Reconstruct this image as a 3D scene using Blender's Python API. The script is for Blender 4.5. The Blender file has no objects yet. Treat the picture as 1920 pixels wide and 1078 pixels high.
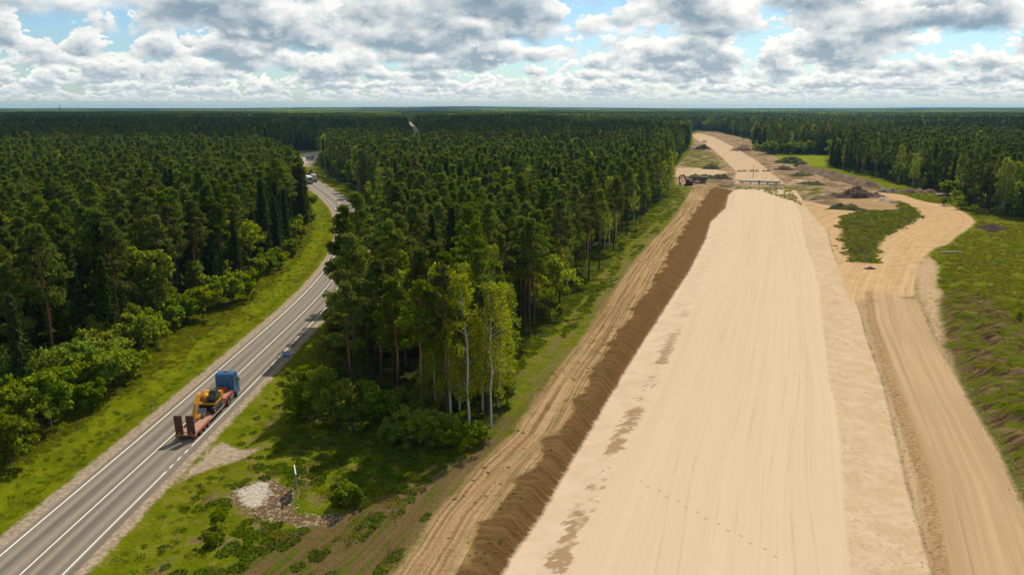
import bpy, math, random
import numpy as np
from mathutils import Vector, Matrix

S = bpy.context.scene
COL = S.collection
R = math.radians
random.seed(7)
rng = np.random.default_rng(11)

# ------------------------------------------------------------------ camera, light, exposure
FPX, CXP, CYP, CAM_H = 1495.0, 960.0, 539.0, 40.0           # focal length in photo pixels, principal point, flying height
PITCH = math.atan((539 - 200) / FPX)
cam = bpy.data.cameras.new('drone_camera')
cam.sensor_width = 36.0
cam.lens = FPX / 1920 * 36
cam.clip_start = 0.5
cam.clip_end = 60000
camo = bpy.data.objects.new('drone_camera', cam)
COL.objects.link(camo)
camo.location = (0, 0, CAM_H)
camo.rotation_euler = (R(90) - PITCH, 0, 0)
S.camera = camo

SUN_AZ, SUN_EL = R(24), R(48)                                # azimuth to the right of +Y
sun_dir = Vector((math.sin(SUN_AZ) * math.cos(SUN_EL), math.cos(SUN_AZ) * math.cos(SUN_EL), math.sin(SUN_EL)))
sl = bpy.data.lights.new('sun', 'SUN')
sl.energy = 5.0
sl.angle = R(0.53)
sl.color = (1.0, 0.90, 0.75)
so = bpy.data.objects.new('sun', sl)
COL.objects.link(so)
so.rotation_euler = (-sun_dir).to_track_quat('-Z', 'Y').to_euler()
so.location = (0, 0, 300)

S.view_settings.view_transform = 'Standard'
S.view_settings.look = 'None'
S.view_settings.gamma = 1.0
S.view_settings.exposure = 0.0
S.view_settings.use_curve_mapping = False
S.render.engine = 'CYCLES'
cy = S.cycles
cy.max_bounces = 4
cy.diffuse_bounces = 2
cy.glossy_bounces = 2
cy.transmission_bounces = 4
cy.transparent_max_bounces = 4
cy.volume_bounces = 0
cy.caustics_reflective = False
cy.caustics_refractive = False
cy.use_denoising = True
cy.use_adaptive_sampling = True
cy.adaptive_threshold = 0.015


# ------------------------------------------------------------------ node helpers
class NT:
    def __init__(self, tree):
        self.t = tree

    def n(self, typ, **kw):
        nd = self.t.nodes.new(typ)
        for k, v in kw.items():
            setattr(nd, k, v)
        return nd

    def link(self, a, b):
        self.t.links.new(a, b)

    def put(self, sock, v):
        if isinstance(v, bpy.types.NodeSocket):
            self.t.links.new(v, sock)
        elif v is not None:
            if hasattr(sock, 'default_value') and hasattr(sock.default_value, '__len__') and not hasattr(v, '__len__'):
                sock.default_value = [v] * len(sock.default_value)
            elif hasattr(v, '__len__') and len(v) == 3 and len(sock.default_value) == 4:
                sock.default_value = (*v, 1)
            else:
                sock.default_value = v

    def m(self, op, a, b=None, c=None, clamp=False):
        nd = self.n('ShaderNodeMath', operation=op, use_clamp=clamp)
        self.put(nd.inputs[0], a)
        if b is not None:
            self.put(nd.inputs[1], b)
        if c is not None:
            self.put(nd.inputs[2], c)
        return nd.outputs[0]

    def add(self, a, b): return self.m('ADD', a, b)
    def sub(self, a, b): return self.m('SUBTRACT', a, b)
    def mul(self, a, b): return self.m('MULTIPLY', a, b)

    def sstep(self, v, lo, hi, a=0.0, b=1.0):
        nd = self.n('ShaderNodeMapRange', interpolation_type='SMOOTHSTEP')
        for i, x in enumerate((v, lo, hi, a, b)):
            self.put(nd.inputs[i], x)
        return nd.outputs[0]

    def lin(self, v, lo, hi, a=0.0, b=1.0):
        nd = self.n('ShaderNodeMapRange')
        for i, x in enumerate((v, lo, hi, a, b)):
            self.put(nd.inputs[i], x)
        return nd.outputs[0]

    def mix(self, f, a, b):
        nd = self.n('ShaderNodeMix', data_type='RGBA')
        self.put(nd.inputs[0], f)
        self.put(nd.inputs[6], a)
        self.put(nd.inputs[7], b)
        return nd.outputs[2]

    def mulc(self, f, a, b):
        nd = self.n('ShaderNodeMix', data_type='RGBA', blend_type='MULTIPLY')
        self.put(nd.inputs[0], f)
        self.put(nd.inputs[6], a)
        self.put(nd.inputs[7], b)
        return nd.outputs[2]

    def noise(self, vec, scale, detail=3, rough=0.55, dist=0.0):
        nd = self.n('ShaderNodeTexNoise')
        self.put(nd.inputs['Vector'], vec)
        nd.inputs['Scale'].default_value = scale
        nd.inputs['Detail'].default_value = detail
        nd.inputs['Roughness'].default_value = rough
        nd.inputs['Distortion'].default_value = dist
        return nd.outputs[0]

    def xyz(self, x, y, z=0.0):
        nd = self.n('ShaderNodeCombineXYZ')
        self.put(nd.inputs[0], x)
        self.put(nd.inputs[1], y)
        self.put(nd.inputs[2], z)
        return nd.outputs[0]

    def sep(self, v):
        nd = self.n('ShaderNodeSeparateXYZ')
        self.put(nd.inputs[0], v)
        return nd.outputs

    def attr(self, name):
        return self.n('ShaderNodeAttribute', attribute_name=name).outputs['Fac']


# ------------------------------------------------------------------ sky: Nishita daylight with a deck of cumulus
W = bpy.data.worlds.new('World')
S.world = W
W.use_nodes = True
w = NT(W.node_tree)
for nd in list(W.node_tree.nodes):
    W.node_tree.nodes.remove(nd)
sky = w.n('ShaderNodeTexSky', sky_type='NISHITA')
sky.sun_disc = False
sky.sun_elevation = SUN_EL
sky.sun_rotation = SUN_AZ
sky.altitude = 100
sky.air_density = 1.0
sky.dust_density = 0.6
sky.ozone_density = 1.4
tc = w.n('ShaderNodeTexCoord').outputs['Generated']
dx, dy, dz = w.sep(tc)
az = w.m('ARCTAN2', dx, dy)
el = w.m('ARCSINE', w.m('MINIMUM', w.m('MAXIMUM', dz, -1.0), 1.0))
dotn = w.n('ShaderNodeVectorMath', operation='DOT_PRODUCT')
w.put(dotn.inputs[0], tc)
dotn.inputs[1].default_value = sun_dir
glow = w.m('POWER', w.m('MAXIMUM', dotn.outputs['Value'], 0.0), 4.0)
col = w.mulc(1.0, sky.outputs[0], (0.76, 0.98, 1.16))


def noise2(vec, scale, detail, rough):
    nd = w.n('ShaderNodeTexNoise', noise_dimensions='2D')
    w.put(nd.inputs['Vector'], vec)
    nd.inputs['Scale'].default_value = scale
    nd.inputs['Detail'].default_value = detail
    nd.inputs['Roughness'].default_value = rough
    return nd.outputs[0]


# ranks of cumulus, each rank nearer and higher than the last: flat shaded base, billowing bright top
rank_el = R(0.36)
for j in range(19):
    sz = rank_el * 0.80                                          # angular height of one cumulus in this rank
    v = w.m('DIVIDE', w.sub(el, rank_el), sz)
    u = w.m('DIVIDE', az, sz)
    q = w.xyz(w.add(w.mul(u, 0.62), 13.7 * j), w.add(w.mul(v, 1.0), 5.1 * j))
    n2 = noise2(q, 1.0, 7.0, 0.60)
    lo = noise2(w.xyz(w.add(w.mul(u, 0.27), 31.3 * j), 0.3), 1.0, 1.0, 0.5)
    dep = w.add(w.mul(w.sub(n2, 0.50), 1.15), w.mul(w.sub(lo, 0.50), 0.95))
    dep = w.sub(dep, w.m('MULTIPLY_ADD', v, 0.24, -0.11))
    base = w.sstep(w.add(v, w.mul(w.sub(n2, 0.5), 0.9)), -0.16, 0.06)
    a = w.mul(w.sstep(dep, 0.0, 0.040), base)
    nb = w.n('ShaderNodeVectorMath', operation='ADD')
    w.put(nb.inputs[0], q)
    nb.inputs[1].default_value = (0.05, 0.14, 0)
    n3 = noise2(nb.outputs[0], 1.0, 5.0, 0.58)
    lit = w.m('ADD', w.mul(v, 0.78), w.lin(dep, 0.0, 0.34, 0.80, -0.12))
    lit = w.m('ADD', lit, w.mul(w.sub(n2, n3), 4.2))
    lit = w.m('MULTIPLY', w.m('MINIMUM', w.m('MAXIMUM', lit, 0.0), 1.0), w.add(w.mul(glow, 0.42), 0.80), clamp=True)
    fr = min(1.0, j / 13)
    c = w.mix(lit, tuple(x1 + (x2 - x1) * fr for x1, x2 in zip((6.0, 6.9, 7.3), (2.5, 3.5, 4.4))), (11.2, 10.9, 10.3))
    col = w.mix(w.mul(a, 0.96), col, c)
    rank_el *= 1.24 if j < 14 else 1.6
hz = w.sstep(dz, -0.002, 0.030, 0.62, 0.0)
col = w.mix(hz, col, (5.6, 6.5, 6.7))
bg = w.n('ShaderNodeBackground')
w.put(bg.inputs[0], col)
bg.inputs[1].default_value = 0.1
wo = w.n('ShaderNodeOutputWorld')
w.link(bg.outputs[0], wo.inputs[0])
W.cycles.sampling_method = 'MANUAL'
W.cycles.sample_map_resolution = 512


# ------------------------------------------------------------------ survey helpers
def G(px, py, z=0.0):
    """ground point (world metres) seen at a photo pixel"""
    ax = (px - CXP) / FPX
    az = -(py - CYP) / FPX
    yy = math.cos(PITCH) + az * math.sin(PITCH)
    zz = -math.sin(PITCH) + az * math.cos(PITCH)
    t = (z - CAM_H) / zz
    return (ax * t, yy * t)


def GP(pts, z=0.0):
    return np.array([G(a, b, z) for a, b in pts])


def _hash(ix, iy, seed):
    n = (ix.astype(np.int64) * 374761393 + iy.astype(np.int64) * 668265263 + seed * 1442695041) & 0x7fffffff
    n = ((n ^ (n >> 13)) * 1274126177) & 0x7fffffff
    n = n ^ (n >> 16)
    return (n & 0xffff) / 65535.0


def vnoise(x, y, seed=0):
    x = np.asarray(x, float)
    y = np.asarray(y, float)
    ix = np.floor(x)
    iy = np.floor(y)
    fx = x - ix
    fy = y - iy
    fx = fx * fx * (3 - 2 * fx)
    fy = fy * fy * (3 - 2 * fy)
    a = _hash(ix, iy, seed)
    b = _hash(ix + 1, iy, seed)
    c = _hash(ix, iy + 1, seed)
    d = _hash(ix + 1, iy + 1, seed)
    return (a * (1 - fx) + b * fx) * (1 - fy) + (c * (1 - fx) + d * fx) * fy


def fbm(x, y, seed=0, oct=4):
    s = 0
    amp = 1.0
    tot = 0
    for k in range(oct):
        s = s + amp * vnoise(np.asarray(x) * 2 ** k + 17.3 * k, np.asarray(y) * 2 ** k - 9.1 * k, seed + k)
        tot += amp
        amp *= 0.5
    return s / tot


def sst(v, a, b):
    t = np.clip((v - a) / (b - a), 0, 1)
    return t * t * (3 - 2 * t)


def sdf_poly(X, Y, P):
    """signed distance to a polygon, positive inside"""
    X = np.asarray(X, float)
    Y = np.asarray(Y, float)
    P = np.asarray(P, float)
    d2 = np.full(X.shape, 1e18)
    ins = np.zeros(X.shape, bool)
    n = len(P)
    for i in range(n):
        x1, y1 = P[i]
        x2, y2 = P[(i + 1) % n]
        ex, ey = x2 - x1, y2 - y1
        t = np.clip(((X - x1) * ex + (Y - y1) * ey) / (ex * ex + ey * ey + 1e-12), 0, 1)
        d2 = np.minimum(d2, (X - x1 - t * ex) ** 2 + (Y - y1 - t * ey) ** 2)
        c = ((y1 > Y) != (y2 > Y))
        if y1 != y2:
            ins ^= c & (X < (x2 - x1) * (Y - y1) / (y2 - y1) + x1)
    return np.where(ins, 1, -1) * np.sqrt(d2)


def catmull(pts, n=8):
    P = [np.array(p, float) for p in pts]
    P = [2 * P[0] - P[1]] + P + [2 * P[-1] - P[-2]]
    out = []
    for i in range(1, len(P) - 2):
        for k in range(n):
            t = k / n
            out.append(0.5 * ((2 * P[i]) + (-P[i - 1] + P[i + 1]) * t + (2 * P[i - 1] - 5 * P[i] + 4 * P[i + 1] - P[i + 2]) * t * t
                              + (-P[i - 1] + 3 * P[i] - 3 * P[i + 1] + P[i + 2]) * t ** 3))
    out.append(P[-2])
    return np.array(out)


# ------------------------------------------------------------------ lines of the place (world metres)
ROAD = catmull([(-43.6, 20), (-42.9, 62), (-42.15, 92.7), (-41.7, 123.6), (-41.5, 163.7), (-43.2, 198), (-46.3, 225), (-53, 264), (-64.5, 310),
                (-77.5, 351), (-92.3, 391), (-109, 434), (-129, 482), (-153, 540), (-180, 606), (-206, 680), (-228, 770)], 10)


def road_coord(X, Y, ROAD=ROAD):
    """signed distance across the asphalt road (positive to the right) and distance along it"""
    X = np.asarray(X, float)
    Y = np.asarray(Y, float)
    best = np.full(X.shape, 1e18)
    sd = np.zeros(X.shape)
    for i in range(len(ROAD) - 1):
        x1, y1 = ROAD[i]
        x2, y2 = ROAD[i + 1]
        ex, ey = x2 - x1, y2 - y1
        L2 = ex * ex + ey * ey
        t = np.clip(((X - x1) * ex + (Y - y1) * ey) / L2, 0, 1)
        qx, qy = X - x1 - t * ex, Y - y1 - t * ey
        d2 = qx * qx + qy * qy
        mk = d2 < best
        best = np.where(mk, d2, best)
        sd = np.where(mk, np.sign(ey * qx - ex * qy) * np.sqrt(d2), sd)
    return sd


def yline(pts, z):
    P = np.array([G(a, b, z) for a, b in pts])
    o = np.argsort(P[:, 1])
    P = P[o]
    s0 = (P[1] - P[0]) / (P[1, 1] - P[0, 1])
    P = np.vstack([P[0] - s0 * 40, P])
    s1 = (P[-1] - P[-4]) / (P[-1, 1] - P[-4, 1])
    P = np.vstack([P, P[-1] + s1 * 60])
    return lambda y: np.interp(y, P[:, 1], P[:, 0])


Ltrack = yline([(742, 1078), (815, 972), (898, 876), (960, 818), (1030, 713), (1085, 645), (1135, 570), (1173, 513), (1223, 450), (1238, 440), (1271, 400), (1298, 352)], 0.5)
Lcrest = yline([(880, 1078), (958, 956), (1010, 883), (1063, 803), (1109, 737), (1158, 648), (1233, 538), (1276, 462), (1288, 435), (1311, 398), (1338, 356)], 0.9)
Ltoe = yline([(945, 1078), (960, 1046), (1015, 966), (1070, 870), (1156, 723), (1193, 663), (1256, 565), (1293, 508), (1323, 450), (1333, 416), (1361, 390), (1366, 366), (1383, 352)], -0.9)
LplatL = yline([(1060, 1078), (1103, 986), (1149, 886), (1236, 720), (1293, 593), (1336, 508), (1366, 450), (1386, 352)], -0.1)
LplatR = yline([(1596, 1078), (1583, 952), (1574, 820), (1566, 753), (1555, 719), (1537, 550), (1528, 505), (1511, 460), (1500, 400), (1472, 352)], -0.1)
LslopeR = yline([(1749, 1078), (1702, 913), (1656, 720), (1624, 630), (1609, 575), (1597, 545), (1583, 520), (1560, 470), (1550, 430), (1523, 400), (1490, 355)], -1.0)
LgravL = yline([(1769, 1078), (1739, 906), (1682, 740), (1660, 675), (1635, 600), (1628, 545), (1622, 530)], -0.6)
LgravR = yline([(1985, 1078), (1920, 949), (1872, 846), (1799, 720), (1758, 645), (1728, 580), (1713, 538), (1706, 525)], -0.4)

P_upper = GP([(1618, 552), (1630, 525), (1648, 492), (1640, 459), (1668, 440), (1696, 428), (1729, 411), (1727, 402), (1711, 388), (1677, 376), (1655, 367), (1630, 356), (1600, 350),
              (1649, 360), (1689, 366), (1717, 373), (1744, 381), (1782, 386), (1803, 395), (1820, 407), (1829, 417), (1818, 428), (1796, 442), (1783, 453), (1745, 470), (1724, 498), (1716, 525), (1715, 552)])
P_mound = GP([(1575, 413), (1590, 403), (1623, 400), (1686, 399), (1681, 378), (1711, 388), (1727, 405), (1691, 427), (1655, 446), (1642, 468), (1646, 490), (1600, 488), (1583, 455)])
P_furrow = GP([(400, 1085), (470, 1020), (560, 985), (640, 960), (760, 920), (860, 870), (940, 815), (1000, 745), (1040, 700), (960, 810), (815, 972), (742, 1085)])
P_rubble = GP([(436, 925), (450, 915), (480, 908), (515, 903), (540, 915), (556, 938), (560, 958), (600, 965), (640, 962), (645, 975), (560, 982), (500, 972), (455, 950), (430, 940)])
P_ridge = GP([(1760, 560), (1790, 545), (1850, 560), (1895, 590), (1960, 660), (1990, 760), (1960, 900), (1920, 925), (1880, 845), (1835, 770), (1805, 715), (1785, 680), (1770, 640)])
P_rsoil = GP([(1716, 500), (1740, 480), (1760, 500), (1755, 530), (1770, 560), (1765, 590), (1790, 640), (1800, 700), (1790, 712), (1750, 630), (1722, 560)])
P_site = GP([(1268, 347), (1262, 318), (1285, 296), (1300, 268), (1298, 250), (1340, 246), (1405, 262), (1440, 288), (1500, 316), (1640, 350), (1655, 365), (1690, 378), (1690, 398), (1620, 401), (1585, 404),
             (1565, 418), (1580, 460), (1545, 430), (1520, 398), (1484, 350), (1383, 350), (1350, 372), (1335, 360), (1300, 352)])
P_uproad = GP([(1376, 345), (1380, 322), (1355, 297), (1330, 275), (1305, 262), (1297, 253), (1312, 250), (1340, 258), (1380, 278), (1420, 303), (1462, 337), (1472, 345)])
P_sandlot = GP([(1262, 331), (1270, 315), (1330, 316), (1362, 322), (1362, 331), (1300, 332)])
P_green1 = GP([(1277, 313), (1288, 283), (1310, 277), (1335, 287), (1352, 306), (1362, 320), (1330, 316)])
P_pit = GP([(1560, 388), (1575, 378), (1620, 372), (1660, 378), (1690, 392), (1685, 399), (1630, 397)])
P_green2 = GP([(1470, 362), (1490, 350), (1520, 343), (1545, 352), (1540, 362), (1500, 370)])
P_field = GP([(1448, 293), (1545, 293), (1548, 312), (1515, 311)])
P_sidelane = GP([(395, 842), (415, 828), (450, 836), (482, 842), (482, 849), (450, 856), (410, 866), (345, 900), (335, 905)])
P_lot = GP([(542, 316), (543, 290), (600, 284), (592, 300), (584, 314), (570, 312)])
P_farroad = np.array([(-66, 560), (-184, 1450), (-400, 2900), (-366, 2900), (-318, 2500), (-166, 1450), (-60, 560)])
P_open = GP([(-420, 1300), (-30, 925), (0, 885), (60, 825), (150, 757), (250, 690), (300, 645), (390, 585), (460, 535), (530, 490), (590, 415), (575, 378), (540, 338), (528, 312), (520, 284),
             (604, 282), (592, 300), (610, 330), (640, 345), (690, 385), (702, 430), (660, 500), (632, 575), (612, 625), (612, 690), (575, 780), (640, 808), (700, 790), (760, 838), (850, 832), (935, 822), (952, 760), (985, 655),
             (1040, 590), (1115, 515), (1190, 425), (1262, 365), (1262, 330), (1280, 296), (1298, 268), (1293, 250), (1310, 245), (1345, 248), (1408, 262), (1412, 282), (1440, 289), (1560, 291), (1548, 312), (1640, 333),
             (1700, 350), (1785, 364), (1788, 384), (1850, 402), (1930, 418), (2250, 470), (2400, 1300)])

SEC_Z = (0.0, 0.7, 0.9, -0.9, -0.12, -0.12, -1.0, -0.62, -0.45, 0.0)


def terrain_z(X, Y):
    X = np.asarray(X, float)
    Y = np.asarray(Y, float)
    z = np.zeros(X.shape)
    Yc = np.minimum(Y, 470)
    lt, lc, le, pl, pr, sr, gl, gr = [f(Yc) for f in (Ltrack, Lcrest, Ltoe, LplatL, LplatR, LslopeR, LgravL, LgravR)]
    gl = np.maximum(gl, sr + 0.6)
    gr = np.maximum(gr, gl + 0.6)
    xs = [lt - 9, lt, lc, le, pl, pr, sr, gl, gr, gr + 5]
    zz = np.zeros(X.shape)
    for i in range(len(xs) - 1):
        t = np.clip((X - xs[i]) / (xs[i + 1] - xs[i] + 1e-6), 0, 1)
        if i in (2, 3):
            t = t * t * (3 - 2 * t)
        zz = np.where((X >= xs[i]) & (X < xs[i + 1]), SEC_Z[i] + (SEC_Z[i + 1] - SEC_Z[i]) * t, zz)
    fade = 1 - sst(Y, 385, 420)
    z = z + zz * fade
    # scalloped crest and slumped bank, wheel ruts on the dirt track
    n1 = fbm(X * 0.45, Y * 0.45, 3, 3) - 0.5
    tr = sst(X, lt - 2, lt + 1) * (1 - sst(X, le - 1.5, le)) * fade
    z = z + n1 * (0.22 + 0.25 * (1 - sst(X, lc - 1.5, lc + 1))) * tr
    acr = (X - lt) * 0.95
    z = z - 0.16 * tr * (np.exp(-((acr - 1.6) / 0.35) ** 2) + np.exp(-((acr - 3.5) / 0.35) ** 2))
    # the asphalt road's low embankment and side ditches
    rd = np.abs(road_coord(X, Y))
    near = rd < 40
    z = np.where(near, z * sst(rd, 6, 12) + 0.16 * (1 - sst(rd, 4.6, 6.6)) - 0.55 * np.exp(-((rd - 9.5) / 1.6) ** 2), z)
    # grass and field unevenness
    away = sst(rd, 7, 12)
    grassy = (1 - sst(X, lt - 4, lt)) + sst(X, gr, gr + 4)
    z = z + away * grassy * ((fbm(X * 0.06, Y * 0.06, 21, 3) - 0.5) * 1.0 + (fbm(X * 0.5, Y * 0.5, 5, 3) - 0.5) * 0.28) * (Y < 900)
    # spoil ridges and vegetated mound
    k = sdf_poly(X, Y, P_ridge)
    z = z + sst(k, -1.5, 3.5) * (0.35 + 2.2 * fbm(X * 0.22 + 0.35 * Y * 0.22, Y * 0.5, 31, 4) ** 1.5)
    k = sdf_poly(X, Y, P_mound)
    z = z + sst(k, -0.5, 4.0) * (0.6 + 1.6 * fbm(X * 0.25, Y * 0.22, 35, 4))
    k = sdf_poly(X, Y, P_site)
    onroad = sst(sdf_poly(X, Y, P_uproad), -4, 2)
    z = z + sst(k, 2, 8) * (1 - onroad) * ((fbm(X * 0.09, Y * 0.09, 41, 4) - 0.45) * 2.2)
    k = sdf_poly(X, Y, P_furrow)
    z = z + sst(k, 0, 2) * 0.10 * np.sin((X * 0.93 - Y * 0.36) * 2 * math.pi / 1.5)
    # long low swells far away
    far = sst(Y, 2200, 6000)
    z = z + far * ((fbm(X / 2600.0, Y / 2600.0, 51, 3) - 0.5) * 46 + 14 * np.exp(-((X + 1500) / 1500) ** 2 - ((Y - 7600) / 1400) ** 2) - 6)
    return z


# ------------------------------------------------------------------ object helpers
def tag(o, label=None, cat=None, group=None, kind=None):
    if label:
        o['label'] = label
    if cat:
        o['category'] = cat
    if group:
        o['group'] = group
    if kind:
        o['kind'] = kind
    return o


def link(name, data, parent=None, loc=None, rz=None):
    o = bpy.data.objects.new(name, data)
    COL.objects.link(o)
    if parent is not None:
        o.parent = parent
    if loc is not None:
        o.location = loc
    if rz is not None:
        o.rotation_euler = (0, 0, rz)
    return o


def empty(name, loc, rz=0.0):
    o = link(name, None, None, loc, rz)
    o.empty_display_size = 0.5
    return o


def np_mesh(name, verts, faces, mats=(), mat_idx=None, smooth=False):
    """faces: int array (n,3) or (n,4)"""
    verts = np.asarray(verts, np.float32)
    faces = np.asarray(faces, np.int32)
    me = bpy.data.meshes.new(name)
    k = faces.shape[1]
    me.vertices.add(len(verts))
    me.vertices.foreach_set('co', verts.ravel())
    me.loops.add(faces.size)
    me.loops.foreach_set('vertex_index', faces.ravel())
    me.polygons.add(len(faces))
    me.polygons.foreach_set('loop_start', np.arange(0, faces.size, k, dtype=np.int32))
    try:
        me.polygons.foreach_set('loop_total', np.full(len(faces), k, np.int32))
    except Exception:
        pass
    for mt in mats:
        me.materials.append(mt)
    if mat_idx is not None:
        me.polygons.foreach_set('material_index', np.asarray(mat_idx, np.int32))
    me.polygons.foreach_set('use_smooth', np.full(len(faces), smooth, bool))
    me.update(calc_edges=True)
    me.validate()
    return me


def fattr(me, name, vals, domain='POINT'):
    a = me.attributes.new(name, 'FLOAT', domain)
    a.data.foreach_set('value', np.asarray(vals, np.float32).ravel())


class MB:
    """collects boxes, prisms and tubes of ONE part"""

    def __init__(self):
        self.v = []
        self.f = []

    def _add(self, vs, fs):
        b = len(self.v)
        self.v += [tuple(p) for p in vs]
        self.f += [tuple(b + i for i in f) for f in fs]
        return self

    def box(self, c, s, rot=None, bev=0.0):
        hx, hy, hz = s[0] / 2, s[1] / 2, s[2] / 2
        if bev <= 0:
            vs = [(x, y, z) for z in (-hz, hz) for y in (-hy, hy) for x in (-hx, hx)]
            fs = [(0, 2, 3, 1), (4, 5, 7, 6), (0, 1, 5, 4), (2, 6, 7, 3), (0, 4, 6, 2), (1, 3, 7, 5)]
        else:
            b = min(bev, hx * .9, hy * .9, hz * .9)
            vs, fs, idx = [], [], {}
            for sx in (-1, 1):
                for sy in (-1, 1):
                    for sz in (-1, 1):
                        for ax in range(3):
                            p = [sx * (hx - b), sy * (hy - b), sz * (hz - b)]
                            p[ax] = (sx * hx, sy * hy, sz * hz)[ax]
                            idx[(sx, sy, sz, ax)] = len(vs)
                            vs.append(tuple(p))
            I = idx
            for sg in (-1, 1):
                fs.append([I[(sg, -1, -1, 0)], I[(sg, 1, -1, 0)], I[(sg, 1, 1, 0)], I[(sg, -1, 1, 0)]][::sg])
                fs.append([I[(-1, sg, -1, 1)], I[(-1, sg, 1, 1)], I[(1, sg, 1, 1)], I[(1, sg, -1, 1)]][::sg])
                fs.append([I[(-1, -1, sg, 2)], I[(1, -1, sg, 2)], I[(1, 1, sg, 2)], I[(-1, 1, sg, 2)]][::sg])
                for sh in (-1, 1):
                    fs.append([I[(sg, sh, -1, 0)], I[(sg, sh, 1, 0)], I[(sg, sh, 1, 1)], I[(sg, sh, -1, 1)]])
                    fs.append([I[(sg, -1, sh, 0)], I[(sg, 1, sh, 0)], I[(sg, 1, sh, 2)], I[(sg, -1, sh, 2)]])
                    fs.append([I[(-1, sg, sh, 1)], I[(1, sg, sh, 1)], I[(1, sg, sh, 2)], I[(-1, sg, sh, 2)]])
                    for si in (-1, 1):
                        fs.append([I[(sg, sh, si, 0)], I[(sg, sh, si, 1)], I[(sg, sh, si, 2)]])
        M = (rot.to_3x3() if rot is not None else Matrix.Identity(3))
        c = Vector(c)
        return self._add([tuple(M @ Vector(p) + c) for p in vs], fs)

    def prism(self, poly, axis, a, b):
        """poly: 2-D outline in the plane across the axis; extruded from a to b along the axis"""
        n = len(poly)
        vs = []
        for t in (a, b):
            for (u, v) in poly:
                vs.append({'x': (t, u, v), 'y': (u, t, v), 'z': (u, v, t)}[axis])
        fs = [tuple(range(n))[::-1], tuple(range(n, 2 * n))]
        for i in range(n):
            j = (i + 1) % n
            fs.append((i, j, n + j, n + i))
        return self._add(vs, fs)

    def tube(self, pts, radii, n=8, cap=True):
        pts = [Vector(p) for p in pts]
        if not hasattr(radii, '__len__'):
            radii = [radii] * len(pts)
        vs, fs = [], []
        for i, p in enumerate(pts):
            t = (pts[min(i + 1, len(pts) - 1)] - pts[max(i - 1, 0)]).normalized()
            u = t.orthogonal().normalized() if abs(t.z) < 0.99 else Vector((1, 0, 0))
            if abs(t.z) < 0.99:
                u = t.cross(Vector((0, 0, 1))).normalized()
            v = t.cross(u)
            for k in range(n):
                a = 2 * math.pi * k / n
                vs.append(tuple(p + (u * math.cos(a) + v * math.sin(a)) * radii[i]))
        for i in range(len(pts) - 1):
            for k in range(n):
                k2 = (k + 1) % n
                fs.append((i * n + k, i * n + k2, (i + 1) * n + k2, (i + 1) * n + k))
        if cap:
            fs.append(tuple(range(n))[::-1])
            fs.append(tuple((len(pts) - 1) * n + k for k in range(n)))
        return self._add(vs, fs)

    def build(self, name, mat, parent=None, smooth=False):
        me = bpy.data.meshes.new(name)
        me.from_pydata(self.v, [], self.f)
        me.materials.append(mat)
        if smooth:
            me.polygons.foreach_set('use_smooth', [len(p.vertices) == 4 for p in me.polygons])
        me.update()
        import bmesh
        bm = bmesh.new()
        bm.from_mesh(me)
        bmesh.ops.recalc_face_normals(bm, faces=bm.faces)
        bm.to_mesh(me)
        bm.free()
        return link(name, me, parent)


def new_mat(name):
    m = bpy.data.materials.new(name)
    m.use_nodes = True
    t = NT(m.node_tree)
    bs = m.node_tree.nodes['Principled BSDF']
    return m, t, bs


def paint(name, colr, rough=0.5, metal=0.0, wear=0.25, wcol=None, scale=3.0, spec=0.5):
    """plain finish with grime and tone variation"""
    m, t, bs = new_mat(name)
    geo = t.n('ShaderNodeTexCoord').outputs['Object']
    n = t.noise(geo, scale, 5, 0.65)
    n2 = t.noise(geo, scale * 6, 3, 0.6)
    f = t.m('MULTIPLY', t.sstep(t.add(t.mul(n, 0.7), t.mul(n2, 0.3)), 0.45, 0.68), wear)
    wcol = wcol or tuple(c * 0.45 + 0.03 for c in colr)
    c = t.mix(f, colr, wcol)
    t.put(bs.inputs['Base Color'], c)
    bs.inputs['Metallic'].default_value = metal
    t.put(bs.inputs['Roughness'], t.lin(n2, 0.2, 0.8, max(rough - 0.12, 0.05), min(rough + 0.15, 1)))
    bs.inputs['Specular IOR Level'].default_value = spec
    return m


# ------------------------------------------------------------------ ground material
def soil0(t, nF):
    return t.mix(t.sstep(nF, 0.35, 0.7), (0.085, 0.052, 0.028, 1), (0.22, 0.15, 0.085, 1))


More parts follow.
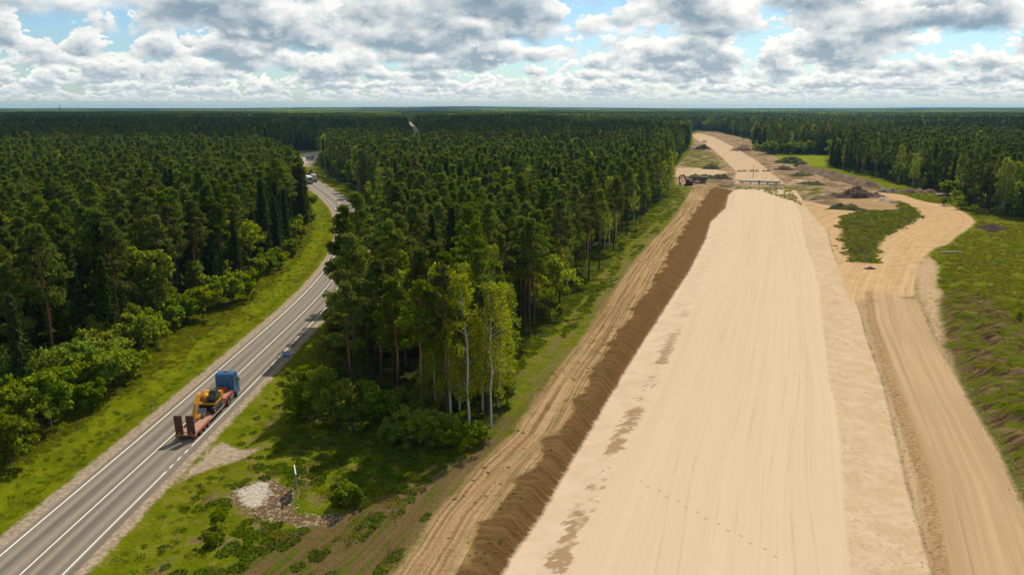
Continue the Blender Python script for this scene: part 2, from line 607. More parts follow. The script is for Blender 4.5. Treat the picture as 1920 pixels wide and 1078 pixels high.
def earth_material(name, keep):
    m, t, bs = new_mat(name)
    pos = t.n('ShaderNodeNewGeometry').outputs['Position']
    px, py, pz = t.sep(pos)
    nL = t.noise(pos, 0.045, 3, 0.55)
    nM = t.noise(pos, 0.33, 4, 0.6)
    nF = t.noise(pos, 1.9, 4, 0.65)
    nX = t.noise(pos, 7.5, 3, 0.7)
    tm, tg, tt = t.attr('t_main'), t.attr('t_gravel'), t.attr('t_track')

    def streak(tv, k, along, det=3):
        return t.noise(t.xyz(t.mul(tv, k), t.mul(py, along), 1.7), 1.0, det, 0.6)

    def mask(name, wdt=0.35, aM=1.6, aF=0.9):
        a = t.attr(name)
        a = t.add(a, t.mul(t.sub(nM, 0.5), aM))
        a = t.add(a, t.mul(t.sub(nF, 0.5), aF))
        return t.lin(a, -wdt, wdt)

    def mixn(nv, lo, hi, c0, c1):
        return t.mix(t.sstep(nv, lo, hi), c0, c1)

    # grass and herbs
    g = mixn(nM, 0.36, 0.66, (0.086, 0.115, 0.003), (0.149, 0.169, 0.004))
    g = t.mix(t.mul(t.sstep(nF, 0.50, 0.75), 0.6), g, (0.209, 0.215, 0.007))
    g = t.mix(t.mul(t.sstep(nX, 0.50, 0.72), 0.45), g, (0.057, 0.079, 0.003))
    g = t.mix(t.mul(t.sstep(nL, 0.50, 0.70), 0.35), g, (0.160, 0.136, 0.010))
    c = g if 'wood' in keep else (soil0(t, nF) if 'flat' not in keep else (0.48, 0.36, 0.24, 1))
    # rank brownish verge weeds
    soil = mixn(nF, 0.35, 0.7, (0.085, 0.052, 0.028), (0.22, 0.15, 0.085))
    wild = t.attr('wild')
    if 'wood' in keep:
        c = t.mix(t.mul(t.lin(t.add(nM, t.mul(t.sub(nF, 0.5), 0.6)), 0.53, 0.60), wild), c, soil)
    # mown strip of bright grass beside the asphalt
    # forest floor
    ff = mixn(nM, 0.4, 0.62, (0.020, 0.024, 0.007), (0.050, 0.060, 0.012))
    if 'wood' in keep:
        c = t.mix(mask('sd_wood', 2.5, 6, 2), c, ff)
    # meadow
    if 'field' in keep:
        c = t.mix(mask('sd_field', 1.0, 2, 1), c, (0.17, 0.20, 0.012))
    # furrowed strip
    fs = t.noise(t.xyz(t.mul(t.add(t.mul(px, 0.93), t.mul(py, -0.36)), 2.3), t.mul(t.add(t.mul(px, 0.36), t.mul(py, 0.93)), 0.07), 0.0), 1.0, 3, 0.6)
    fcol = t.mix(t.lin(t.add(t.mul(fs, 0.65), t.mul(nF, 0.35)), 0.49, 0.56), t.mix(nX, (0.085, 0.050, 0.024), (0.185, 0.112, 0.056)), t.mix(nF, (0.040, 0.075, 0.004), (0.085, 0.11, 0.006)))
    if 'furrow' in keep:
        c = t.mix(mask('sd_furrow', 0.6, 3.5, 1.6), c, fcol)
    # cleared strip beside the dirt track: soil showing through
    sk = streak(tt, 0.9, 0.045)
    edge_t = t.m('MULTIPLY', t.sstep(t.attr('sd_track'), -7.0, 0.5), t.lin(t.add(t.mul(sk, 0.6), t.mul(nF, 0.4)), 0.47, 0.58))
    if 'track' in keep:
        c = t.mix(t.mul(edge_t, 0.85), c, t.mix(nX, (0.10, 0.066, 0.036), (0.24, 0.165, 0.09)))
    # construction ground round the crossing
    st = mixn(nM, 0.38, 0.62, (0.24, 0.155, 0.088), (0.45, 0.325, 0.195))
    st = t.mix(t.mul(t.lin(t.noise(pos, 0.075, 5, 0.65), 0.47, 0.56), 0.7), st, (0.13, 0.085, 0.050))
    st = t.mix(t.mul(t.lin(t.add(t.mul(nM, .5), t.mul(nF, .5)), 0.53, 0.58), 0.7), st, (0.07, 0.085, 0.02))
    if 'site' in keep:
        c = t.mix(mask('sd_site', 0.8, 3, 1.2), c, st)
    if 'green' in keep:
        gpat = t.mul(mask('sd_green', 1.5, 14, 7), t.sstep(t.add(t.mul(t.noise(pos, 0.11, 4, 0.6), 0.8), t.mul(nM, 0.2)), 0.44, 0.54))
        c = t.mix(gpat, c, t.mix(nM, (0.045, 0.075, 0.005), (0.125, 0.135, 0.012)))
    if 'pit' in keep:
        c = t.mix(mask('sd_pit', 0.8, 3, 1), c, (0.34, 0.225, 0.115))
    # dirt track
    sk2 = streak(tt, 2.6, 0.035, 5)
    tr = t.mix(t.sstep(sk2, 0.34, 0.66), (0.21, 0.130, 0.060), (0.42, 0.285, 0.145))
    tr = t.mix(t.mul(t.sstep(nF, 0.55, 0.72), 0.5), tr, (0.12, 0.078, 0.044))
    tr = t.mix(t.mul(t.lin(t.add(t.mul(nM, .5), t.mul(nX, .5)), 0.57, 0.61), 0.7), tr, (0.055, 0.075, 0.015))
    if 'track' in keep:
        c = t.mix(mask('sd_track', 0.5, 2.0, 1.2), c, tr)
    # topsoil bank
    down = t.noise(t.xyz(t.mul(tt, 0.22), t.mul(py, 1.6), 4.0), 1.0, 4, 0.6)
    bk = t.mix(t.sstep(down, 0.36, 0.66), (0.108, 0.060, 0.023), (0.158, 0.093, 0.039))
    bk = t.mix(t.mul(t.sstep(nX, 0.5, 0.75), 0.35), bk, (0.19, 0.115, 0.055))
    tb = t.attr('t_bank')
    lowsand = t.m('MULTIPLY', t.lin(t.add(tb, t.mul(t.sub(down, 0.5), 1.1)), 0.90, 1.08), 0.8)
    bk = t.mix(lowsand, bk, (0.42, 0.29, 0.165))
    if 'bank' in keep:
        c = t.mix(mask('sd_bank', 0.30, 1.1, 0.7), c, bk)
    # sand flanks
    fine = t.noise(pos, 16.0, 2, 0.6)
    rs = t.attr('right_side')
    sd = t.mix(rs, mixn(nM, 0.30, 0.70, (0.494, 0.380, 0.255), (0.556, 0.441, 0.312)), mixn(nM, 0.30, 0.70, (0.442, 0.331, 0.203), (0.510, 0.393, 0.257)))
    diag = t.noise(t.xyz(t.add(t.mul(tm, 0.55), t.mul(py, 0.18)), t.mul(t.sub(py, t.mul(tm, 0.4)), 0.9), 2.0), 1.0, 4, 0.62)
    rs = t.attr('right_side')
    sd = t.mix(t.mul(t.mul(t.sstep(diag, 0.46, 0.70), rs), 0.45), sd, (0.391, 0.270, 0.158))
    sd = t.mix(t.mul(t.mul(t.mul(t.sstep(nF, 0.50, 0.70), t.sstep(nL, 0.42, 0.60)), rs), 0.7), sd, (0.333, 0.224, 0.124))
    sd = t.mix(t.mul(t.lin(nX, 0.62, 0.68), 0.22), sd, (0.316, 0.215, 0.128))
    # damp scraped patches below the left shoulder of the roadbed
    pe = t.add(tm, t.mul(t.sub(diag, 0.5), 5.5))
    wet = t.m('MULTIPLY', t.lin(t.m('ABSOLUTE', t.add(pe, 1.3)), 1.05, 0.75), t.lin(t.add(t.noise(pos, 0.09, 3, 0.6), t.mul(nM, 0.5)), 0.70, 0.76))
    wet = t.m('MULTIPLY', wet, t.sub(1.0, rs))
    wet = t.m('MULTIPLY', wet, t.lin(py, 175.0, 120.0))
    sd = t.mix(t.mul(wet, 0.9), sd, t.mix(fine, (0.19, 0.125, 0.060), (0.354, 0.247, 0.139)))
    if 'sand' in keep:
        c = t.mix(mask('sd_sand', 0.25, 0.9, 0.5), c, sd)
    # graded roadbed
    s1 = streak(tm, 1.5, 0.012, 4)
    s2 = streak(tm, 0.28, 0.006, 2)
    pl = t.mix(t.sstep(t.add(t.mul(s1, 0.6), t.mul(s2, 0.4)), 0.30, 0.70), (0.496, 0.380, 0.246), (0.543, 0.428, 0.288))
    pl = t.mix(t.mul(t.lin(streak(tm, 2.6, 0.02, 2), 0.66, 0.72), 0.25), pl, (0.390, 0.271, 0.166))
    pl = t.mix(t.mul(t.sstep(nL, 0.42, 0.66), 0.25), pl, (0.509, 0.393, 0.279))
    pl = t.mix(t.mul(t.lin(fine, 0.60, 0.72), 0.14), pl, (0.339, 0.228, 0.140))
    if 'plat' in keep:
        c = t.mix(mask('sd_plat', 0.2, 0.45, 0.35), c, pl)
    (ax_, ay_), (bx_, by_) = G(1191, 898, -0.12), G(1460, 1044, -0.12)
    ll_ = math.hypot(bx_ - ax_, by_ - ay_)
    ux_, uy_ = (bx_ - ax_) / ll_, (by_ - ay_) / ll_
    if 'flat' in keep:
        sa_ = t.add(t.mul(t.sub(px, ax_), ux_), t.mul(t.sub(py, ay_), uy_))
        ta_ = t.add(t.mul(t.sub(px, ax_), -uy_), t.mul(t.sub(py, ay_), ux_))
        ta_ = t.add(ta_, t.mul(t.sub(nL, 0.5), 1.6))
        st_ = t.m('FRACT', t.mul(sa_, 0.72))
        lr_ = t.sub(t.mul(t.m('GREATER_THAN', t.m('FRACT', t.mul(sa_, 0.36)), 0.5), 0.3), 0.15)
        ft = t.mul(t.lin(t.m('ABSOLUTE', t.add(ta_, lr_)), 0.13, 0.07), t.lin(t.m('ABSOLUTE', t.sub(st_, 0.5)), 0.14, 0.08))
        ft = t.mul(ft, t.mul(t.m('GREATER_THAN', sa_, 0.0), t.m('LESS_THAN', sa_, ll_)))
        c = t.mix(t.mul(ft, 0.75), c, (0.22, 0.15, 0.085))
        # a few long machine tracks wandering along the bed
        for k_, (t0_, am_, fq_, ph_) in enumerate(((8.2, 1.2, 0.021, 0.3), (13.6, 0.8, 0.017, 2.1), (17.9, 1.6, 0.013, 4.0), (20.6, 0.9, 0.019, 1.2))):
            cen_ = t.add(t.mul(t.m('SINE', t.m('MULTIPLY_ADD', py, fq_ * 2, ph_)), am_), t0_)
            ln_ = t.m('ABSOLUTE', t.sub(t.m('ABSOLUTE', t.sub(tm, cen_)), 0.95))
            on_ = t.mul(t.lin(ln_, 0.16, 0.08), t.sstep(t.noise(t.xyz(t0_, t.mul(py, 0.06), 0), 1.0, 2, 0.5), 0.40, 0.62))
            c = t.mix(t.mul(on_, 0.22), c, (0.30, 0.205, 0.115))
    # upper haul road of yellow sand
    us = mixn(nM, 0.25, 0.75, (0.393, 0.251, 0.120), (0.482, 0.335, 0.182))
    ust = streak(t.attr('t_upper'), 1.7, 0.02, 3)
    us = t.mix(t.mul(t.sstep(ust, 0.52, 0.68), 0.5), us, (0.546, 0.398, 0.240))
    us = t.mix(t.mul(t.lin(t.m('ABSOLUTE', t.sub(ust, 0.40)), 0.02, 0.0), 0.6), us, (0.222, 0.136, 0.062))
    if 'upper' in keep:
        c = t.mix(mask('sd_upper', 0.5, 1.6, 0.8), c, us)
    if 'uproad' in keep:
        c = t.mix(mask('sd_uproad', 0.8, 1.5, 0.8), c, t.mix(streak(t.add(px, t.mul(py, -0.33)), 0.35, 0.004), (0.402, 0.287, 0.174), (0.537, 0.398, 0.254)))
    # soil right of the gravel road
    if 'rsoil' in keep:
        c = t.mix(mask('sd_rsoil', 0.8, 2.6, 1.4), c, mixn(nF, 0.35, 0.65, (0.33, 0.22, 0.12), (0.52, 0.385, 0.235)))
    rk = t.noise(t.xyz(t.add(t.mul(px, 0.16), t.mul(py, 0.10)), t.mul(t.sub(py, t.mul(px, 0.25)), 1.1), 0.0), 1.0, 4, 0.65)
    kc = t.mix(t.sstep(rk, 0.40, 0.60), (0.065, 0.040, 0.020), (0.215, 0.140, 0.072))
    kc = t.mix(t.lin(t.add(t.mul(nM, .5), t.mul(rk, .5)), 0.475, 0.535), kc, t.mix(nF, (0.060, 0.080, 0.005), (0.125, 0.140, 0.008)))
    if 'ridge' in keep:
        c = t.mix(mask('sd_ridge', 0.8, 3.5, 1.6), c, kc)
    mc = t.mix(t.sstep(nF, 0.40, 0.62), (0.055, 0.075, 0.014), (0.10, 0.105, 0.022))
    mc = t.mix(t.mul(t.sstep(nM, 0.52, 0.64), 0.6), mc, (0.10, 0.070, 0.045))
    if 'mound' in keep:
        c = t.mix(mask('sd_mound', 0.7, 5.0, 3.0), c, mc)
    # gravel haul road
    gs = streak(tg, 1.3, 0.02, 4)
    gv = t.mix(t.sstep(gs, 0.30, 0.70), (0.350, 0.245, 0.132), (0.440, 0.320, 0.185))
    gv = t.mix(t.mul(t.lin(streak(tg, 1.9, 0.008, 3), 0.60, 0.66), 0.35), gv, (0.202, 0.122, 0.058))
    gv = t.mix(t.mul(t.lin(nX, 0.60, 0.70), 0.35), gv, (0.185, 0.122, 0.066))
    gv = t.mix(t.mul(t.sstep(nL, 0.45, 0.65), 0.35), gv, (0.353, 0.248, 0.140))
    if 'gravel' in keep:
        c = t.mix(mask('sd_gravel', 0.35, 0.9, 0.7), c, gv)
    dg = t.m('MULTIPLY', t.lin(t.m('ABSOLUTE', t.add(tg, t.mul(t.sub(nF, 0.5), 0.8))), 1.15, 0.55), t.attr('gravel_on'))
    if 'gravel' in keep:
        c = t.mix(t.mul(dg, t.sstep(nF, 0.36, 0.62, 0.25, 0.85)), c, (0.244, 0.140, 0.058))
    # gravel shoulder of the asphalt, side lane, parking place
    sh = mixn(nF, 0.35, 0.65, (0.27, 0.205, 0.14), (0.40, 0.32, 0.235))
    if 'shoulder' in keep:
        c = t.mix(mask('sd_shoulder', 0.30, 1.3, 0.9), c, sh)
    if 'lot' in keep:
        c = t.mix(mask('sd_lot', 1.0, 2.0, 1.2), c, (0.46, 0.38, 0.29))
    if 'rubble' in keep:
        c = t.mix(mask('sd_rubble', 0.4, 3.0, 1.6), c, t.mix(t.lin(nF, 0.52, 0.62), (0.13, 0.078, 0.040), (0.36, 0.27, 0.19)))
    if 'rubble' in keep:
        c = t.mix(mask('sd_white', 0.3, 1.6, 1.2), c, t.mix(nX, (0.36, 0.30, 0.23), (0.58, 0.52, 0.43)))
    t.put(bs.inputs['Base Color'], c)
    bs.inputs['Roughness'].default_value = 0.95
    bs.inputs['Specular IOR Level'].default_value = 0.0
    # relief
    smooth = t.m('MAXIMUM', t.mul(t.lin(t.attr('sd_sand'), -0.3, 0.3), 0.9), t.mul(t.lin(t.attr('sd_gravel'), -0.3, 0.3), 0.8))
    smooth = t.m('MAXIMUM', smooth, t.mul(t.lin(t.attr('sd_upper'), -0.3, 0.3), 0.75))
    if 'flat' in keep:
        t.put(bs.inputs['Base Color'], c)
        return m
    rough_h = t.add(t.mul(nF, 0.30), t.mul(nX, 0.10))
    hgt = t.add(t.mul(rough_h, t.sub(1.0, t.mul(smooth, 0.94))), t.mul(t.add(s1, gs), t.mul(smooth, 0.035)))
    hgt = t.add(hgt, t.mul(t.mul(sk2, 0.25), t.lin(t.attr('sd_track'), -0.3, 0.3)))
    bp = t.n('ShaderNodeBump')
    bp.inputs['Strength'].default_value = 0.9
    bp.inputs['Distance'].default_value = 1.0
    t.put(bp.inputs['Height'], hgt)
    t.link(bp.outputs[0], bs.inputs['Normal'])
    return m


ALL = {'wood', 'field', 'furrow', 'site', 'green', 'pit', 'track', 'bank', 'sand', 'plat', 'upper', 'uproad', 'rsoil', 'ridge', 'mound', 'gravel', 'shoulder', 'lot', 'rubble'}
EARTHS = {'ground': ALL - {'plat', 'bank'}, 'dirt_track': {'wood', 'track', 'bank', 'furrow', 'site'}, 'earth_bank': {'track', 'bank', 'sand', 'site'},
          'sand_verge': {'bank', 'sand', 'plat', 'gravel', 'site', 'mound', 'upper'}, 'sand_roadbed': {'flat', 'sand', 'plat', 'site'},
          'sand_track': {'wood', 'upper', 'mound', 'gravel', 'rsoil', 'site', 'sand'}, 'sand_path': {'site', 'uproad', 'green', 'sand', 'plat'},
          'gravel_road': {'gravel', 'sand', 'upper', 'rsoil', 'ridge'}}


# ------------------------------------------------------------------ terrain: one conforming sheet, cut into the named pieces of the setting
def spaced(lo, hi, step, grow, lo_end, hi_end, cap):
    core = list(np.arange(lo, hi + 1e-6, step))
    s = step
    x = hi
    while x < hi_end:
        s = min(s * grow, cap)
        x += s
        core.append(x)
    s = step
    x = lo
    pre = []
    while x > lo_end:
        s = min(s * grow, cap)
        x -= s
        pre.append(x)
    return np.array(pre[::-1] + core)


gx = spaced(-62, 96, 0.5, 1.045, -9000, 9000, 600)
gy = spaced(52, 190, 0.5, 1.012, -60, 12500, 350)
XX, YY = np.meshgrid(gx, gy)
ZZ = terrain_z(XX, YY)
X, Y = XX.ravel(), YY.ravel()


def zat(x, y):
    """height of the built sheet"""
    x = np.atleast_1d(np.asarray(x, float))
    y = np.atleast_1d(np.asarray(y, float))
    i = np.clip(np.searchsorted(gx, x) - 1, 0, len(gx) - 2)
    j = np.clip(np.searchsorted(gy, y) - 1, 0, len(gy) - 2)
    fx = np.clip((x - gx[i]) / (gx[i + 1] - gx[i]), 0, 1)
    fy = np.clip((y - gy[j]) / (gy[j + 1] - gy[j]), 0, 1)
    return (ZZ[j, i] * (1 - fx) + ZZ[j, i + 1] * fx) * (1 - fy) + (ZZ[j + 1, i] * (1 - fx) + ZZ[j + 1, i + 1] * fx) * fy


def z1(x, y):
    return float(zat(x, y)[0])


Yc = np.minimum(Y, 470)
lt, lc, le, plx, prx, srx, glx, grx = [f(Yc) for f in (Ltrack, Lcrest, Ltoe, LplatL, LplatR, LslopeR, LgravL, LgravR)]
wob = (vnoise(X * 0.30, Y * 0.30, 77) - 0.5) * 2.4 + (vnoise(X * 0.9, Y * 0.9, 78) - 0.5) * 0.9
lc2 = lc - 1.5 + wob * 0.95
CA = 0.952
farend = 398 - Y
att = {}
att['sd_track'] = np.minimum(np.minimum((X - lt) * CA, (lc2 - X) * CA), farend)
att['sd_bank'] = np.minimum(np.minimum((X - lc2) * CA, (le - X) * CA), farend)
att['sd_sand'] = np.minimum(np.minimum((X - le) * CA, (srx - X) * CA), farend)
att['sd_plat'] = np.minimum(np.minimum((X - plx) * CA, (prx - X) * CA), farend)
gend = (171.0 - Y) * 0.11 + (vnoise(X * 0.35, Y * 0.05, 301) - 0.5) * 1.2
att['sd_gravel'] = np.minimum(np.minimum((X - srx) * CA, (grx - X) * CA), gend)
att['gravel_on'] = (Y < 176).astype(float)
att['t_main'] = (X - plx) * CA
att['t_gravel'] = (X - glx) * CA
att['t_track'] = (X - lt) * CA
att['t_bank'] = np.clip((X - lc) / (le - lc), -1, 2)
att['right_side'] = (X > (plx + prx) / 2).astype(float)
UPLINE = catmull(GP([(1672, 600), (1670, 545), (1682, 510), (1697, 478), (1727, 450), (1767, 425), (1787, 410), (1768, 398), (1722, 384), (1682, 370), (1630, 355)]), 6)
att['t_upper'] = road_coord(X, Y, UPLINE)
for nm, poly in (('sd_furrow', P_furrow), ('sd_upper', P_upper), ('sd_mound', P_mound), ('sd_ridge', P_ridge), ('sd_rsoil', P_rsoil), ('sd_site', P_site),
                 ('sd_uproad', P_uproad), ('sd_pit', P_pit), ('sd_field', P_field), ('sd_rubble', P_rubble), ('sd_white', GP([(443, 921), (478, 908), (505, 910), (503, 930), (490, 946), (470, 952), (452, 938)])), ('sd_lot', P_lot)):
    att[nm] = sdf_poly(X, Y, poly)
P_rsand = GP([(1625, 570), (1590, 548), (1570, 490), (1552, 430), (1525, 400), (1500, 372), (1560, 386), (1600, 398), (1690, 396), (1735, 410), (1660, 520)])
att['sd_upper'] = np.maximum(att['sd_upper'], sdf_poly(X, Y, P_rsand))
att['sd_uproad'] = np.maximum(att['sd_uproad'], sdf_poly(X, Y, P_sandlot))
att['sd_green'] = np.maximum(sdf_poly(X, Y, P_green1), sdf_poly(X, Y, P_green2))
OPEN = sdf_poly(X, Y, P_open)
att['sd_wood'] = np.where(Y > 60, -OPEN - 1.0, -5)
rdist = road_coord(X, Y)
side = sdf_poly(X, Y, P_sidelane)
shl = np.where(rdist < 0, 6.1 - np.abs(rdist), 5.6 - np.abs(rdist))
att['sd_shoulder'] = np.maximum(shl, side)
att['sd_lot'] = np.maximum(att['sd_lot'], sdf_poly(X, Y, P_farroad))
wild = np.zeros(X.shape)
wild = np.where((X > -33) & (X < lt), 0.75, wild)
wild = np.where((X > grx) & (Y < 330), 0.45, wild)
wild = np.where((X > -47) & (X < -33), 0.25, wild)
att['wild'] = wild

nx, ny = len(gx), len(gy)
ii = (np.arange(ny - 1)[:, None] * nx + np.arange(nx - 1)[None, :]).ravel()
quads = np.stack([ii, ii + 1, ii + nx + 1, ii + nx], 1)
VV = np.stack([X, Y, ZZ.ravel()], 1)


def qavg(a):
    return a[quads].mean(1)


zone = np.zeros(len(quads), int)                       # 0 = ground
for k, nm in ((1, 'sd_track'), (2, 'sd_bank'), (3, 'sd_sand'), (4, 'sd_plat'), (5, 'sd_upper'), (6, 'sd_uproad'), (7, 'sd_gravel')):
    zone[qavg(att[nm]) > 0] = k
for k, nm in enumerate(('ground', 'dirt_track', 'earth_bank', 'sand_verge', 'sand_roadbed', 'sand_track', 'sand_path', 'gravel_road')):
    fs = quads[zone == k]
    used, inv = np.unique(fs.ravel(), return_inverse=True)
    me = np_mesh(nm, VV[used], inv.reshape(-1, 4), (earth_material('earth_' + nm, EARTHS[nm]),), None, True)
    for an, av in att.items():
        fattr(me, an, av[used])
    o = link(nm, me)
    tag(o, kind='structure')


# ------------------------------------------------------------------ asphalt road with painted lines
def asphalt_material():
    m, t, bs = new_mat('asphalt')
    pos = t.n('ShaderNodeNewGeometry').outputs['Position']
    u = t.attr('across')
    v = t.attr('along')
    n = t.noise(pos, 0.12, 3, 0.5)
    nf = t.noise(pos, 12.0, 3, 0.7)
    st = t.noise(t.xyz(t.mul(u, 1.4), t.mul(v, 0.012), 0), 1.0, 3, 0.55)
    c = t.mix(t.sstep(st, 0.35, 0.65), (0.125, 0.106, 0.082), (0.205, 0.176, 0.139))
    wheel = t.m('ABSOLUTE', t.sub(t.m('ABSOLUTE', t.sub(t.m('ABSOLUTE', u), 1.85)), 0.85))
    c = t.mix(t.mul(t.sstep(wheel, 0.50, 0.0), 0.70), c, (0.290, 0.252, 0.200))
    c = t.mix(t.mul(t.sstep(nf, 0.45, 0.75), 0.35), c, (0.075, 0.066, 0.055))
    c = t.mix(t.mul(t.sstep(n, 0.5, 0.7), 0.25), c, (0.20, 0.17, 0.135))
    t.put(bs.inputs['Base Color'], c)
    bs.inputs['Roughness'].default_value = 0.85
    bs.inputs['Specular IOR Level'].default_value = 0.25
    bp = t.n('ShaderNodeBump')
    bp.inputs['Strength'].default_value = 0.4
    bp.inputs['Distance'].default_value = 0.03
    t.put(bp.inputs['Height'], nf)
    t.link(bp.outputs[0], bs.inputs['Normal'])
    return m


ASPH = asphalt_material()
LINEP = paint('road_paint', (0.78, 0.74, 0.64), 0.7, 0, 0.30, (0.36, 0.31, 0.25), 1.5)
rl = np.concatenate([[0], np.cumsum(np.linalg.norm(np.diff(ROAD, axis=0), axis=1))])
rtan = np.gradient(ROAD, axis=0)
rtan /= np.linalg.norm(rtan, axis=1)[:, None]
rnor = np.stack([rtan[:, 1], -rtan[:, 0]], 1)              # to the right
S_OF_Y = lambda y: float(np.interp(y, ROAD[:, 1], rl))


def road_point(s, u):
    cx = np.interp(s, rl, ROAD[:, 0])
    cyy = np.interp(s, rl, ROAD[:, 1])
    nxr = np.interp(s, rl, rnor[:, 0])
    nyr = np.interp(s, rl, rnor[:, 1])
    return cx + nxr * u, cyy + nyr * u


def road_z(s, u):
    return 0.24 - 0.02 * np.abs(u) / 3.7


def ribbon(name, s0, s1, u0, u1, dz, mat, parent=None, step=2.0, thick=0.0):
    ss = np.linspace(s0, s1, max(2, int((s1 - s0) / step)))
    us = np.linspace(u0, u1, 9 if (u1 - u0) > 2 else 2)
    Sg, Ug = np.meshgrid(ss, us, indexing='ij')
    xs, ys = road_point(Sg, Ug)
    zs = road_z(Sg, Ug) + dz
    vs = np.stack([xs, ys, zs], -1).reshape(-1, 3)
    nu = len(us)
    q = (np.arange(len(ss) - 1)[:, None] * nu + np.arange(nu - 1)[None]).ravel()
    me = np_mesh(name, vs, np.stack([q, q + 1, q + nu + 1, q + nu], 1), (mat,), None, True)
    fattr(me, 'across', Ug.ravel())
    fattr(me, 'along', Sg.ravel())
    return link(name, me, parent)


asph = ribbon('asphalt_road', 0, rl[-1], -4.35, 4.55, 0.0, ASPH)
tag(asph, kind='structure')
s_end = rl[-1]
ribbon('edge_line', 0, s_end, -3.78, -3.62, 0.006, LINEP, asph)
s_j0, s_j1 = S_OF_Y(82.6), S_OF_Y(90.5)
ribbon('edge_line', 0, s_j0, 3.62, 3.76, 0.006, LINEP, asph)
ribbon('edge_line', s_j1, s_end, 3.62, 3.76, 0.006, LINEP, asph)
k = s_j0 + 0.8
while k < s_j1 - 0.9:
    ribbon('edge_line_dash', k, k + 1.0, 3.62, 3.76, 0.006, LINEP, asph, 0.5)
    k += 2.0
ribbon('centre_line', 0, S_OF_Y(300), -0.07, 0.07, 0.006, LINEP, asph)
ribbon('centre_line', S_OF_Y(300), s_end, -0.08, 0.08, 0.006, LINEP, asph)


# ------------------------------------------------------------------ unseen cumulus added above the frame, placed to shade the distant forest
CLOUDM = bpy.data.materials.new('cloud_white')
CLOUDM.use_nodes = True
t = NT(CLOUDM.node_tree)
for nd in list(CLOUDM.node_tree.nodes):
    CLOUDM.node_tree.nodes.remove(nd)
d1, d2, mx = t.n('ShaderNodeBsdfDiffuse'), t.n('ShaderNodeBsdfTranslucent'), t.n('ShaderNodeMixShader')
d1.inputs[0].default_value = d2.inputs[0].default_value = (0.9, 0.9, 0.9, 1)
mx.inputs[0].default_value = 0.08
ot = t.n('ShaderNodeOutputMaterial')
t.link(d1.outputs[0], mx.inputs[1])
t.link(d2.outputs[0], mx.inputs[2])
t.link(mx.outputs[0], ot.inputs[0])
ALT = 1000.0
SHX, SHY = ALT / math.tan(SUN_EL) * math.sin(SUN_AZ), ALT / math.tan(SUN_EL) * math.cos(SUN_AZ)
for k, (cx_, cy_, rx_, ry_) in enumerate(((-950, 1120, 720, 560), (-330, 960, 330, 370), (10, 930, 150, 330), (-40, 1600, 130, 420), (-1180, 2150, 740, 380), (-1900, 950, 500, 420), (760, 860, 330, 170), (1150, 1330, 450, 270), (250, 2450, 560, 330), (1500, 2300, 500, 400),
                                          (-2300, 1500, 600, 500), (900, -400, 400, 300), (-900, -600, 500, 400), (300, -1500, 600, 400), (-1900, 300, 420, 300), (1900, 400, 500, 320))):
    na_, nb_ = 48, 20
    A, B = np.meshgrid(np.arange(na_) * 2 * math.pi / na_, np.linspace(-math.pi / 2, math.pi / 2, nb_))
    dxu, dyu, dzu = np.cos(B) * np.cos(A), np.cos(B) * np.sin(A), np.sin(B)
    lump = 0.62 + 0.75 * fbm(dxu * 2.3 + 7 * k, dyu * 2.3 + dzu * 1.9, 200 + k, 4)
    V = np.stack([dxu * rx_ * lump, dyu * ry_ * lump, np.where(dzu > 0, dzu * 230 * lump, dzu * 30)], -1).reshape(-1, 3)
    q = (np.arange(nb_ - 1)[:, None] * na_ + np.arange(na_)[None]).ravel()
    q2 = (np.arange(nb_ - 1)[:, None] * na_ + (np.arange(na_)[None] + 1) % na_).ravel()
    me = np_mesh('shade_cloud', V, np.stack([q, q2, q2 + na_, q + na_], 1), (CLOUDM,), None, True)
    tag(link('shade_cloud', me, None, (cx_ + SHX, cy_ + SHY, ALT)), kind='structure')


# ------------------------------------------------------------------ foliage and bark
def leaf_material(name, c0, c1, trans=0.45, hue=0.02, sat=0.12, val=0.30, tcol=None):
    m = bpy.data.materials.new(name)
    m.use_nodes = True
    t = NT(m.node_tree)
    for nd in list(m.node_tree.nodes):
        m.node_tree.nodes.remove(nd)
    out = t.n('ShaderNodeOutputMaterial')
    r = t.attr('leaf')
    oi = t.n('ShaderNodeObjectInfo').outputs['Random']
    c = t.mix(r, c0, c1)
    hs = t.n('ShaderNodeHueSaturation')
    t.put(hs.inputs['Hue'], t.lin(t.m('FRACT', t.mul(oi, 7.31)), 0, 1, 0.5 - hue, 0.5 + hue))
    t.put(hs.inputs['Saturation'], t.lin(t.m('FRACT', t.mul(oi, 3.77)), 0, 1, 1 - sat, 1 + sat * 0.5))
    t.put(hs.inputs['Value'], t.lin(oi, 0, 1, 1 - val, 1 + val))
    t.put(hs.inputs['Color'], c)
    df = t.n('ShaderNodeBsdfDiffuse')
    t.link(hs.outputs[0], df.inputs[0])
    tr = t.n('ShaderNodeBsdfTranslucent')
    tint = t.mulc(1.0, hs.outputs[0], tcol or (1.5, 1.35, 0.55))
    t.put(tr.inputs[0], tint)
    mx = t.n('ShaderNodeMixShader')
    mx.inputs[0].default_value = trans
    t.link(df.outputs[0], mx.inputs[1])
    t.link(tr.outputs[0], mx.inputs[2])
    t.link(mx.outputs[0], out.inputs[0])
    return m


